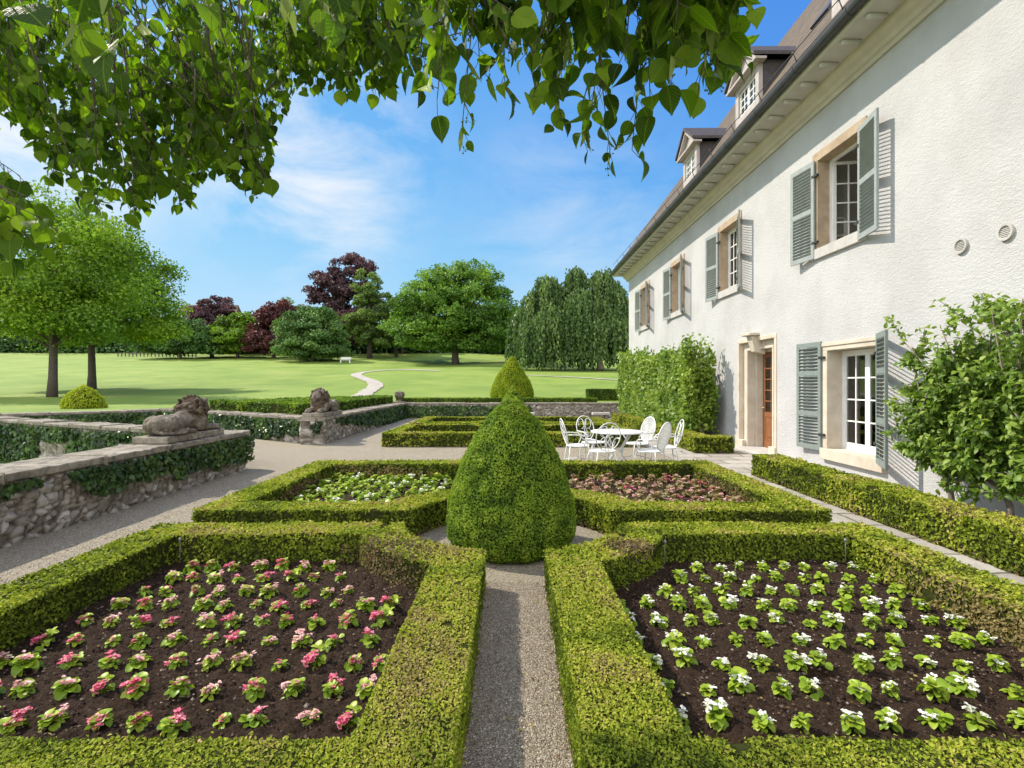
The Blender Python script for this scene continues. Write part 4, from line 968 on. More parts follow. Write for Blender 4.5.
def lion(loc, rz, label):
    t = thing('lion_statue', label, 'statue', (0, 0, 0))
    p = MB(); p.box(-.3, .3, -.92, 1.06, 0, .13); bev(part(p, 'plinth', M['coping'], t), .02, 3)
    b = MB(); z = .125; rng = np.random.default_rng(5)
    ell(b, (0, -.2, z + .21), (.2, .5, .19)); ell(b, (0, -.58, z + .2), (.22, .25, .2)); ell(b, (0, .2, z + .26), (.19, .34, .22))
    for s in (-1, 1):
        ell(b, (s * .17, -.5, z + .18), (.12, .27, .2), -12); ell(b, (s * .25, -.3, z + .06), (.075, .24, .065)); ell(b, (s * .26, -.06, z + .055), (.075, .1, .055))
        ell(b, (s * .165, .4, z + .2), (.1, .17, .21), 10); ell(b, (s * .17, .68, z + .08), (.08, .28, .08)); ell(b, (s * .17, .92, z + .07), (.092, .1, .07))
        for k in (-1, 0, 1): ell(b, (s * .17 + k * .05, 1.0, z + .045), (.03, .045, .04))
    ell(b, (0, .5, z + .26), (.16, .16, .26))
    b.tube([[.0, -.82, z + .12], [.18, -.84, z + .06], [.3, -.66, z + .05], [.34, -.45, z + .05], [.32, -.3, z + .1]], [.04, .036, .032, .03, .05], 8)
    sculpt(part(b, 'body', M['statue'], t), .016, .035, TEX)
    h = MB(); ell(h, (0, .72, z + .53), (.13, .15, .15)); ell(h, (0, .87, z + .47), (.09, .1, .07)); ell(h, (0, .87, z + .395), (.07, .08, .05)); ell(h, (0, .945, z + .505), (.04, .04, .03)); ell(h, (0, .8, z + .6), (.105, .055, .04)); ell(h, (0, .85, z + .55), (.035, .1, .035))
    for s in (-1, 1):
        ell(h, (s * .072, .825, z + .555), (.032, .03, .024)); ell(h, (s * .055, .92, z + .455), (.048, .045, .042)); ell(h, (s * .14, .62, z + .66), (.05, .035, .055))
    sculpt(part(h, 'head', M['statue'], t), .011, .012, TEX, 1)
    m = MB(); ell(m, (0, .5, z + .48), (.2, .16, .24)); ell(m, (0, .42, z + .56), (.17, .18, .17)); ell(m, (0, .3, z + .44), (.19, .2, .2)); ell(m, (0, .58, z + .3), (.14, .14, .2))
    for k in range(150):
        a = rng.uniform(-2.5, 2.5); q = rng.random(); y = .12 + .5 * q; rr = .19 + .055 * math.sin(q * 3.1) - .04 * (q < .25)
        cx, cz = rr * math.sin(a), z + .46 + (rr + .03) * math.cos(a) - .12 * (q < .3) * math.cos(a)
        ell(m, (cx, y, cz), (.028, .075, .034), rng.uniform(-60, 20), 'X', n=7)
    for k in range(40):
        a = rng.uniform(-1, 1); zz = rng.uniform(.08, .42); ell(m, (.17 * math.sin(a), .56 + .13 * math.cos(a), z + zz), (.026, .03, .075), rng.uniform(-15, 15), n=7)
    sculpt(part(m, 'mane', M['mane'], t), .012, .015, TEXM, 0)
    t.location = loc; t.rotation_euler = (0, 0, rz); return t
CT = WT + .09
lion((-5.3, 8.3, CT), R(0), 'weathered stone lion lying on the near wall end, facing away across the gap').scale = (.88, .76, .78)
lion((-5.28, 14.6, CT), R(180), 'weathered stone lion on the far wall corner, facing towards us').scale = (.95, .76, .86)
t = thing('stone_urn', 'small dark stone urn on the corner of the back wall', 'urn', (-5.32, 24.6, CT))
g = MB(); g.lathe([(.2, 0), (.2, .06), (.12, .08), (.08, .13), (.09, .17), (.18, .24), (.24, .36), (.245, .45), (.2, .52), (.22, .55), (.17, .57), (.1, .6), (.02, .63)], 24, (-5.32, 24.6, CT)); part(g, 'bowl', M['statue'], t)
g = MB(); g.box(-5.6, -5.04, 24.32, 24.88, CT - .002, CT + .05); bev(part(g, 'base', M['coping'], t), .012)
t.scale = (1, 1, .9)
for x, w, l in ((.75, .55, 'low stone bench by the back wall beside the hidden topiary'), (4.05, .8, 'low stone bench by the back wall behind the garden chairs'), (5.25, .45, 'small stone block by the back wall at the house corner')):
    t = thing('stone_bench', l, 'bench', (x, 23.7, 0))
    g = MB(); g.box(x - w / 2, x + w / 2, 23.5, 23.9, .2, .3); bev(part(g, 'seat', M['sillstone'], t), .015)
    for s in (-1, 1):
        g = MB(); c = x + s * w * .3; g.box(c - .06, c + .06, 23.55, 23.85, 0, .199); bev(part(g, 'leg', M['coping'], t), .01)

# ------------------------------------------------------------------ white iron garden furniture
WI = M['white_iron']
def arc(c, rx, rz, a0, a1, n=20, y=0.):
    a = np.linspace(a0, a1, n); return np.stack([c[0] + rx * np.cos(a), np.full(n, c[1]) + y, c[2] + rz * np.sin(a)], 1)
def make_chair(kind):
    """faces +Y; back at -Y. kind 'mesh' has an oval woven back, 'scroll' an open wire back"""
    t = thing('garden_chair', None, 'chair', (0, 0, 0))
    g = MB(); a = np.linspace(0, 2 * PI, 29)[:-1]
    ring = np.stack([.225 * np.cos(a), .21 * np.sin(a), np.full(28, .445)], 1); rr = np.concatenate([ring, ring[:1]])
    g.tube(rr, .013, 6, cap=False)
    V = [[0, 0, .452]] + [[.22 * math.cos(x), .205 * math.sin(x), .448] for x in a] + [[.22 * math.cos(x), .205 * math.sin(x), .436] for x in a]
    g.add(V, [[0, 1 + i, 1 + (i + 1) % 28] for i in range(28)] + [[1 + i, 29 + i, 29 + (i + 1) % 28, 1 + (i + 1) % 28] for i in range(28)] + [[29 + i for i in range(28)][::-1]])
    part(g, 'seat', WI, t)
    g = MB(); lean = lambda P: np.stack([P[:, 0], P[:, 1] - .2 - .26 * (P[:, 2] - .45), P[:, 2]], 1)
    fr = lean(arc((0, 0, .71), .215, .24, 0, 2 * PI, 36)); g.tube(fr, .012 if kind == 'mesh' else .0095, 6, cap=False)
    if kind == 'mesh':
        for k in range(-9, 10):
            x = k * .0225; h = .24 * math.sqrt(max(0, 1 - (x / .215) ** 2)); g.tube(lean(np.array([[x, 0, .71 - h], [x, -.02, .71], [x, 0, .71 + h]])), .0052, 5, cap=False)
        for k in range(-10, 11):
            z = k * .0225; h = .215 * math.sqrt(max(0, 1 - (z / .24) ** 2)); g.tube(lean(np.array([[-h, 0, .71 + z], [0, -.026, .71 + z], [h, 0, .71 + z]])), .0052, 5, cap=False)
    else:
        for s in (-1, 1):
            g.tube(lean(arc((s * .085, 0, .8), .075, .09, -.6, 4.6, 20)), .0055, 5); g.tube(lean(arc((s * .07, 0, .62), .06, .08, 1.2, 6.4, 20)), .0055, 5)
            g.tube(lean(np.array([[s * .02, 0, .47], [s * .05, 0, .6], [s * .01, 0, .72], [s * .06, 0, .9]])), .0055, 5)
    part(g, 'backrest', WI, t)
    for sx in (-1, 1):
        g = MB(); g.tube([[sx * .16, .16, .44], [sx * .2, .2, .3], [sx * .185, .19, .12], [sx * .21, .23, 0]], .012, 6); part(g, 'leg', WI, t)
        g = MB(); g.tube([[sx * .15, -.18, .44], [sx * .18, -.2, .28], [sx * .17, -.22, .12], [sx * .2, -.27, 0]], .012, 6); part(g, 'leg', WI, t)
        g = MB(); g.tube([[sx * .21, -.26, .66], [sx * .27, -.1, .665], [sx * .28, .06, .655], [sx * .265, .13, .6], [sx * .23, .1, .53], [sx * .215, .06, .45]], .011, 6); part(g, 'armrest', WI, t)
        g = MB(); g.tube([[sx * .19, .19, .16], [0, .0, .22], [sx * .175, -.22, .16]], .008, 5); part(g, 'stretcher', WI, t)
    return t
cm = make_chair('mesh'); cs = make_chair('scroll')
GRP = 'white iron chairs round the garden table'
used = {'mesh': False, 'scroll': False}
for kind, x, y, rz, lab in (
        ('scroll', 1.24, 9.78, -84, 'white iron chair at the left of the table, seen from the side'),
        ('scroll', 1.62, 10.32, -150, 'white iron chair with open scroll back, behind the left end of the table'),
        ('scroll', 1.56, 8.98, 12, 'white iron chair nearest the topiary at the front, its open back towards us'),
        ('mesh', 2.42, 10.1, 112, 'white iron chair with bright oval mesh back, right of the table and furthest'),
        ('mesh', 2.38, 8.98, 47, 'white iron chair with oval mesh back seen from behind, front right of the table'),
        ('scroll', 2.78, 9.5, 86, 'white iron chair furthest right, turned in towards the house side of the table')):
    src = cm if kind == 'mesh' else cs
    if used[kind]: src = dup(src, (0, 0, 0), 0)
    used[kind] = True
    src.location = (x, y, .012 if x > 3.4 else .002); src.rotation_euler = (0, 0, R(rz)); src['label'] = lab; src['group'] = GRP
t = thing('garden_table', 'round white iron garden table between the six chairs', 'table', (0, 0, 0))
g = MB(); g.lathe([(.001, .742), (.46, .742), (.475, .735), (.475, .715), (.45, .712), (.001, .715)], 40); part(g, 'tabletop', WI, t)
for k in range(4):
    a = k * PI / 2 + .4; g = MB(); P = [(.34, .71), (.24, .58), (.1, .42), (.12, .28), (.26, .12), (.34, .0)]
    g.tube([[r * math.cos(a), r * math.sin(a), z] for r, z in P], .014, 6); part(g, 'leg', WI, t)
g = MB(); a = np.linspace(0, 2 * PI, 25); g.tube(np.stack([.12 * np.cos(a), .12 * np.sin(a), .4 + 0 * a], 1), .011, 6, cap=False); part(g, 'ring', WI, t)
t.location = (1.92, 9.5, .002)

# ------------------------------------------------------------------ trees
LT = leaf_template([0, .5, 1.], [.1, .42, .03], .12, .15)
def tree(name, label, x, y, blobs, nclump, nleaf, L, mat, seed, group=None, trunk_r=.35, trunk_h=None, rc=.12, base=.45, bark='bark', edge=.55, flat=.55, cat='tree', lean=0, skirt=0.):
    """blobs: (dx, dy, z centre above the ground, rx, ry, rz); clumps of leaves fill the outer part of each blob"""
    rng = np.random.default_rng(seed); z0 = terrain(x, y)
    t = thing(name, label, cat, (x, y, z0), 0, group)
    B = np.array(blobs, float); vol = B[:, 3] * B[:, 4] * B[:, 5]; bi = rng.choice(len(B), nclump, p=vol ** .8 / (vol ** .8).sum())
    d = unit(rng.normal(size=(nclump, 3))); rr = edge + (1 - edge) * rng.random(nclump) ** .7
    d[:, 2] = np.where(d[:, 2] < -.35, d[:, 2] * .6, d[:, 2])
    C = np.array([x, y, z0]) + B[bi, :3] + d * B[bi, 3:] * rr[:, None]
    Rm = B[:, 3].max(); rad = rc * Rm * rng.uniform(.6, 1.5, nclump); bri = rng.normal(0, .17, nclump)
    ci = rng.choice(nclump, nleaf, p=rad ** 2 / (rad ** 2).sum())
    off = unit(rng.normal(size=(nleaf, 3))) * (rng.random(nleaf) ** .5)[:, None] * rad[ci][:, None] * [1, 1, flat]
    off[:, 2] -= .25 * (off[:, 0] ** 2 + off[:, 1] ** 2) / rad[ci]
    P = C[ci] + off
    N = unit(d[ci] * .6 + [0, 0, .7] + rng.normal(0, .5, (nleaf, 3)))
    tint = base + bri[ci] + .3 * (vnoise(P, 1.6 / Rm, seed) - .5) + rng.normal(0, .13, nleaf)
    keep = P[:, 2] > z0 + skirt
    mb = MB(); scatter(mb, P[keep], N[keep], L, L * .7, tint[keep], rng, .45)
    part(mb, 'crown', mat, t)
    g = MB(); th = trunk_h or B[:, 2].mean()
    kk = np.linspace(0, 1, 7); ax = np.stack([x + lean * kk + .12 * np.sin(kk * 5 + seed) * trunk_r * 2, y + .1 * np.sin(kk * 4) * trunk_r, z0 - .1 + kk * th], 1)
    g.tube(ax, trunk_r * (1.0 - .5 * kk) * np.where(kk == 0, 1.2, 1), 9); part(g, 'trunk', M[bark], t)
    g = MB()
    for c in C[rng.choice(nclump, min(nclump, 26), False)]:
        k = rng.uniform(.35, 1); s = ax[0] + (ax[-1] - ax[0]) * k; mid = s + (c - s) * .5 + [0, 0, .06 * Rm]
        g.tube([s, mid, c], [trunk_r * .32, trunk_r * .2, trunk_r * .06], 5)
    part(g, 'limbs', M[bark], t)
    return t
def px(xp, y): return (xp - 512) * y / 520
G = 'trees along the far side of the park'
tree('maple_tree', 'bright green round crowned tree on the left lawn, nearest trunk', px(52, 30), 30, [(0, 0, 7.6, 4.8, 4.4, 4.2), (-2.2, .5, 5.2, 4.4, 4, 2.9), (1.8, 0, 5, 3.6, 3.4, 2.6), (.3, .2, 10.2, 3.6, 3.2, 2.6), (-3, 0, 8.5, 3.4, 3.4, 3)], 170, 42000, .2, M['leaf_light'], 201, 'trees standing on the left lawn', .24, 7.5, .27, .46, edge=.3, skirt=2.0)
tree('maple_tree', 'smaller bright green tree on the left lawn, right of the nearest trunk', px(91, 38), 38, [(1.2, 0, 7, 4.6, 4.4, 4.), (3.4, .5, 5, 3.2, 3.5, 2.7), (-1.5, 0, 5.2, 3.6, 3.6, 2.8), (1.2, 0, 9.6, 3.2, 3, 2.3), (2.6, 0, 8, 3.2, 3, 2.4)], 150, 40000, .22, M['leaf_light'], 202, 'trees standing on the left lawn', .27, 7, .27, .44, edge=.3, skirt=1.9)
tree('park_tree', 'dark green spreading tree just right of the left lawn trees', px(180, 92), 92, [(0, 0, 4.2, 5.4, 4.5, 3.7), (-3, 0, 2.8, 4.4, 4, 2.6), (3, 0, 2.7, 3.8, 4, 2.5)], 170, 20000, .5, M['leaf_dark'], 203, G, .3, 4, .24, .55, edge=.35, skirt=.3)
tree('copper_beech', 'dark purple copper tree left of the bright green park tree', px(212, 98), 98, [(0, 0, 6.4, 4.4, 4, 4.4), (.6, 0, 9.4, 3.2, 3, 2.5), (-.5, 0, 3, 3.9, 4, 3)], 170, 20000, .48, M['leaf_copper'], 204, G, .35, 6, .22, .5, edge=.35, skirt=.2)
tree('park_tree', 'bright green rounded tree between the two copper trees', px(238, 94), 94, [(0, 0, 4.4, 4.6, 4, 3.8), (-.8, 0, 2.6, 4.5, 4, 2.6), (.6, 0, 6.6, 2.9, 2.6, 2.1)], 150, 19000, .45, M['leaf_light'], 205, G, .3, 4, .24, .4, edge=.35, skirt=.2)
tree('copper_beech', 'reddish copper tree between bright and dark green trees', px(274, 93), 93, [(0, 0, 4.6, 4.7, 4, 4.6), (.6, 0, 8, 3, 2.6, 2.7), (-1.2, 0, 2.6, 4.5, 4, 2.7), (2, 0, 7.2, 2.4, 2.4, 2.6)], 180, 21000, .46, M['leaf_red'], 206, G, .35, 4, .22, .5, edge=.35, skirt=.2)
tree('park_tree', 'wide dark green tree with branches sweeping to the grass', px(312, 84), 84, [(0, 0, 4.4, 5.3, 4.6, 4.3), (0, 0, 2.2, 6.2, 5, 2.6), (.4, 0, 7, 3.2, 2.8, 2.2)], 210, 26000, .4, M['leaf_dark'], 207, G, .4, 4, .21, .62, flat=.4, edge=.4, skirt=.1)
tree('copper_beech', 'tallest dark purple copper beech rising above its neighbours', px(344, 102), 102, [(0, 0, 14.5, 6.4, 6, 5.2), (1.6, 0, 9.5, 6, 6, 6), (-3, 0, 12.5, 4.2, 4, 4.2), (2.6, 0, 17, 4, 4, 3), (0, 0, 5, 6.4, 5, 4.6)], 260, 27000, .5, M['leaf_copper'], 208, G, .6, 13, .17, .5, edge=.35)
tree('park_tree', 'tall loose olive green tree in front of the copper beech', px(369, 92), 92, [(-.6, 0, 11.8, 3.2, 3, 4), (1.3, 0, 8.5, 4.2, 4, 4.4), (-1.8, 0, 5.4, 3.8, 4, 3.6), (1.5, 0, 3.8, 4.4, 4, 3.2)], 170, 20000, .4, M['leaf_loose'], 209, G, .45, 10, .2, .52, edge=.25, skirt=.4)
tree('park_tree', 'thin half bare tree between the olive tree and the big round tree', px(396, 98), 98, [(0, 0, 9, 2.8, 2.6, 4), (0, 0, 4, 3, 2.4, 3.4)], 60, 5000, .38, M['leaf_loose'], 210, G, .3, 10, .24, .45, edge=.2, skirt=.3)
tree('park_tree', 'big round dense green tree in the centre of the park edge', px(456, 82), 82, [(0, 0, 8.4, 9.2, 7.5, 6.6), (-4, 0, 5.2, 6.6, 6, 4.4), (4.6, 0, 5.2, 5.9, 6, 4.6), (1.2, 0, 12.6, 5.8, 5, 3.6), (-.5, -2, 4.6, 9, 5, 3.6), (-3.5, 0, 10.5, 4.6, 4, 3.4)], 460, 60000, .42, M['leaf_green'], 211, G, .6, 7, .15, .52, edge=.55, flat=.5, skirt=.9)
tree('park_tree', 'plain dark green tree filling the gap behind the reddish copper tree', px(256, 106), 106, [(0, 0, 4.4, 5.5, 4, 4.4), (2.5, 0, 6, 3.6, 3, 3.2)], 90, 10000, .5, M['leaf_dark'], 212, G, .3, 4, .24, .5, edge=.3)
tree('park_tree', 'olive green tree behind and between the reddish copper and dark sweeping trees', px(295, 107), 107, [(0, 0, 5.5, 5, 4, 5.2), (-1.5, 0, 8, 3, 3, 3)], 90, 10000, .5, M['leaf_loose'], 213, G, .3, 5, .24, .5, edge=.3)
tree('park_tree', 'mid green tree standing low behind the thin half bare tree', px(402, 106), 106, [(0, 0, 5, 6.5, 4, 4.6), (3, 0, 7.5, 4, 3, 3.4)], 100, 12000, .5, M['leaf_green'], 214, G, .3, 5, .24, .5, edge=.3)
tree('park_tree', 'dark green tree behind the gap between big round and weeping trees', px(517, 104), 104, [(0, 0, 5, 6.5, 4, 4.8), (-2, 0, 8, 4, 3, 3.2)], 100, 12000, .5, M['leaf_dark'], 215, G, .3, 5, .24, .5, edge=.3)
# weeping beech: curtains of hanging strands
def weeping(x, y, label):
    rng = np.random.default_rng(222); z0 = terrain(x, y); t = thing('weeping_beech', label, 'tree', (x, y, z0), 0, G)
    mb = MB(); P = []; T = []; tn = []
    tops = [(-4.4, 0, 10.6, 2.2), (-3.2, -1, 11.6, 1.5), (-1.2, .5, 11.2, 2.2), (.4, -.6, 12.6, 1.3), (2.0, 0, 11.8, 2.2), (3.6, -.5, 12.4, 1.4), (5.0, .4, 11.2, 2.0), (-2.8, -2.2, 8.4, 2.6), (.6, -2.8, 9.6, 2.2), (3.2, -2.4, 8.2, 2.6), (6.6, -.5, 8.8, 1.8), (-6.2, -.5, 7.4, 1.9), (-4.8, -2.4, 6.4, 2), (1.8, -3.4, 6.6, 1.8), (0, 2, 11, 4), (4.9, -2.8, 6.6, 1.8)]
    for k in range(1350):
        a, b, c, r = tops[rng.integers(len(tops))]; an = rng.random() * 6.283; q = r * math.sqrt(rng.random()); zz = c - .42 * q * q + rng.normal(0, .3)
        ln = min(zz - rng.uniform(.1, 1.8), rng.uniform(3, 9.5)); near = math.hypot(a + q * math.cos(an) - 3, b + q * math.sin(an) + 2.6) < 1.7; ln = min(ln, zz - rng.uniform(3, 5)) if near else ln; n = max(4, int(ln / .14)); s = np.linspace(0, 1, n)[:, None]; tt = rng.normal(0, .2) + .55
        o = np.array([a + q * math.cos(an), b + q * math.sin(an), zz]); out = np.array([math.cos(an), math.sin(an), 0]) * (.9 * r / 3)
        pp = o + out * np.sqrt(s) * .8 + np.array([0, 0, -ln]) * (s ** 1.15) + rng.normal(0, .1, (n, 3)); P.append(pp); tn.append(tt + rng.normal(0, .1, n) - .1 * s[:, 0])
    P = np.concatenate(P) + [x, y, z0]; tn = np.concatenate(tn); n = len(P)
    T = np.tile([0, 0, -1.], (n, 1)) + rng.normal(0, .3, (n, 3)); N = rng.normal(size=(n, 3)) * [1, 1, .3] + [-.3, -.5, .3]
    leaf_batch(mb, leaf_template([0, .5, 1.], [.05, .3, .02], .1, .1), P, T, N, rng.uniform(.3, .5, n), tn, 0)
    part(mb, 'crown', M['leaf_weep'], t)
    g = MB(); g.tube([[x + 3.1, y - 2.4, z0 - .1], [x + 3.0, y - 2.3, z0 + .8], [x + 2.5, y - 2.0, z0 + 2.6], [x + 1.6, y - 1, z0 + 5], [x + .5, y, z0 + 9]], [.55, .38, .33, .28, .12], 10)
    g.tube([[x + 2.4, y - 1.9, z0 + 2.8], [x + 1.2, y - 2.2, z0 + 4.2], [x - .6, y - 1.6, z0 + 5]], [.2, .15, .08], 7); part(g, 'trunk', M['barkgrey'], t)
weeping(px(573, 66), 66, 'weeping tree with long hanging curtains beside the house corner')
# dark shrubs closing the view under the park trees
rng = np.random.default_rng(231); n = 90000; X = rng.uniform(-150, 60, n); Yy = 112 + rng.normal(0, 2.5, n); hh = 4.2 + 3.4 * vnoise(np.c_[X, X * 0, X * 0], .12, 5)
Z = rng.random(n) ** .8 * hh; zt = float(lawn_z(110)); P = np.c_[X, Yy, zt - .4 + Z]
mb = MB(); scatter(mb, P, np.tile([0, -.6, .6], (n, 1)), .75, .55, .4 + (vnoise(P, .2, 3) - .5) * .8 + rng.normal(0, .1, n), rng, .6)
tag(solo(mb, 'far_shrubbery', M['leaf_dark'], None, None, kind='stuff', org=(0, 0, 0)), 'dark shrubbery behind the park trees')
# fence, white bench and neighbouring house beyond the lawn
y = 97.; x0, x1 = px(118, y), px(196, y); t = thing('park_fence', 'low dark post and rail fence at the far left edge of the lawn', 'fence', ((x0 + x1) / 2, y, terrain(0, y)))
for xx in np.linspace(x0, x1, 22):
    z = terrain(xx, y); g = MB(); g.box(xx - .07, xx + .07, y - .05, y + .05, z - .1, z + .8); part(g, 'post', M['bark'], t)
for dz in (.32, .68):
    g = MB(); xs_ = np.linspace(x0, x1, 12); g.tube([[a, y - .06, terrain(a, y) + dz] for a in xs_], .045, 5); part(g, 'rail', M['bark'], t)
y = 80.; xb = px(345.5, y); zb = terrain(xb, y); t = thing('park_bench', 'small white bench at the edge of the park beside the winding path', 'bench', (xb, y, zb))
g = MB(); g.box(xb - .8, xb + .8, y - .25, y + .2, zb + .42, zb + .48); part(g, 'seat', WI, t)
g = MB()
for dz in (.58, .7, .82): g.box(xb - .8, xb + .8, y + .2, y + .24, zb + dz, zb + dz + .09)
part(g, 'backrest', WI, t)
for s in (-1, 1):
    g = MB(); g.box(xb + s * .7 - .05, xb + s * .7 + .05, y - .22, y + .24, zb, zb + .419); part(g, 'leg', WI, t)
y = 135.; xa, xc = px(165, y), px(232, y); zh = float(lawn_z(y)); t = thing('neighbour_house', 'distant house with a weathered brown roof behind the copper tree', 'house', ((xa + xc) / 2, y + 5, zh))
g = MB(); g.box(xa, xc, y, y + 10, zh - .5, zh + 5.6); part(g, 'wall', M['stucco'], t)
g = MB(); yr = y + 5; ze, zr = zh + 5.3, 1.6 + 79 * yr / 520; g.add([[xa - .6, y - .6, ze], [xc + .6, y - .6, ze], [xc + .6, y + 10.6, ze], [xa - .6, y + 10.6, ze], [xa + 1.2, yr, zr], [xc - 1, yr, zr]], [[0, 1, 5, 4], [1, 2, 5], [2, 3, 4, 5], [3, 0, 4], [3, 2, 1, 0]]); part(g, 'roof', M['tile'], t)

# ------------------------------------------------------------------ espalier trees against the house
PEAR = leaf_template([0, .2, .5, .8, 1.], [.05, .26, .3, .16, .01], .2, .35)
rng = np.random.default_rng(301)
t = thing('espalier_tree', 'tall clipped leafy espalier hedge against the far house wall', 'espalier', (5.2, 18, 0))
n = 42000; Yy = rng.uniform(14.0, 23.2, n); Xx = rng.uniform(4.72, 5.55, n); top = 2.38 + .05 * (Yy - 13) + (vnoise(np.c_[Yy, Yy * 0, Yy * 0], 1.6, 3) - .5) * .3 - .35 * np.clip(15 - Yy, 0, 1)
Z = .35 + (top - .35) * rng.random(n); P = np.c_[Xx, Yy, Z]
face = rng.random(n) < .55; P[face, 0] = 4.74 + .22 * (vnoise(P[face] * [0, 1, 1], 2.6, 8)) + rng.normal(0, .05, face.sum())
ef = rng.random(n) < .12; P[ef, 1] = 13.95 + np.abs(rng.normal(0, .18, ef.sum())) + .45 * vnoise(P[ef] * [1, 0, 1], 2.2, 9)
P = P[vnoise(P, 2.4, 12) > .1]; n = len(P)
N = np.tile([-.7, -.35, .5], (n, 1)) + rng.normal(0, .5, (n, 3)); T = np.tile([-.5, -.2, -.25], (n, 1)) + rng.normal(0, .6, (n, 3))
mb = MB(); leaf_batch(mb, LT, P, T, N, rng.uniform(.07, .12, n), .62 + (vnoise(P, 2.5, 5) - .5) * .6 + rng.normal(0, .14, n), 0)
for k in range(60):
    yy = rng.uniform(14.8, 23); zz = 2.36 + .05 * (yy - 13); m = 7; s = np.linspace(0, 1, m); pp = np.stack([5 + rng.normal(0, .15) + .05 * s, yy + .1 * s * rng.normal(), zz - .1 + s * rng.uniform(.15, .4)], 1)
    leaf_batch(mb, LT, pp, rng.normal(size=(m, 3)) + [0, 0, .6], rng.normal(size=(m, 3)) + [-.4, 0, .4], .1, .6)
part(mb, 'foliage', M['pear'], t)
g = MB()
for yy in np.arange(14.3, 23, 1.5): g.tube([[5.25, yy, 0], [5.22, yy + .05, .8], [5.25, yy - .03, 1.6], [5.25, yy, 2.4]], [.05, .04, .035, .015], 6)
part(g, 'stems', M['barkgrey'], t)
rng = np.random.default_rng(302)
for (ty, y_lo, y_hi, ztop, lab, sd, nbr) in ((6.3, 5.95, 6.85, 2.25, 'espalier fruit tree on the house wall beside the french window, bent grey trunk', 1, 34), (5.55, 4.6, 6.2, 2.5, 'espalier fruit tree on the house wall nearest the camera', 2, 42)):
    t = thing('espalier_tree', lab, 'espalier', (5.36, ty, 0), 0, 'fruit trees trained on the house wall')
    br = MB(); lf = MB(); X0 = 5.36
    br.tube([[X0, ty, -.02], [X0 - .03, ty + .02, .3], [X0 - .02, ty + .1, .45], [X0, ty + .32, .52], [X0 + .08, ty + .5, .72]], [.034, .03, .027, .024, .02], 8)
    br.tube([[X0 - .02, ty + .06, .4], [X0 + .02, ty - .15, .48], [X0 + .04, ty - .35, .5], [X0 + .08, ty - .45, .75]], [.027, .024, .02, .017], 8)
    br.tube([[X0 - .02, ty + .05, .38], [X0 + .05, ty + .02, .8], [X0 + .1, ty - .05, 1.4], [X0 + .1, ty, ztop - .2]], [.027, .022, .017, .008], 8)
    for k in range(nbr):
        s0 = np.array([X0 + .05, ty + rng.uniform(-.45, .5), rng.uniform(.45, .95)]); e = np.array([5.45 + rng.normal(0, .12), rng.uniform(y_lo, y_hi), rng.uniform(.46, ztop)])
        if rng.random() < .35: e[0] = rng.uniform(5.0, 5.25)
        mid = (s0 + e) / 2 + rng.normal(0, .1, 3); br.tube([s0, mid, e], [.018, .013, .006], 5)
        for q in range(9):
            w = rng.uniform(.25, 1); o = s0 + (e - s0) * w if w > .5 else s0 + (mid - s0) * w * 2
            tip = o + rng.normal(0, .13, 3) + [-.08, 0, .06]; br.tube([o, tip], [.006, .003], 4)
            m = 40; s = rng.random(m)[:, None]; pp = o + (tip - o) * s + rng.normal(0, .035, (m, 3)); pp[:, 0] = np.minimum(pp[:, 0], 5.72)
            T = rng.normal(size=(m, 3)) + unit(tip - o) * .7 + [-.45, -.1, -.25]; N = rng.normal(0, .45, (m, 3)) + [-.55, .1, .8]
            leaf_batch(lf, PEAR, pp, T, N, rng.uniform(.045, .09, m), np.clip(rng.normal(.45, .22, m) + (.2 if w > .9 else 0), 0, 1), 0, rng, .5)
    part(lf, 'foliage', M['pear'], t); part(br, 'trunk', M['barkgrey'], t)

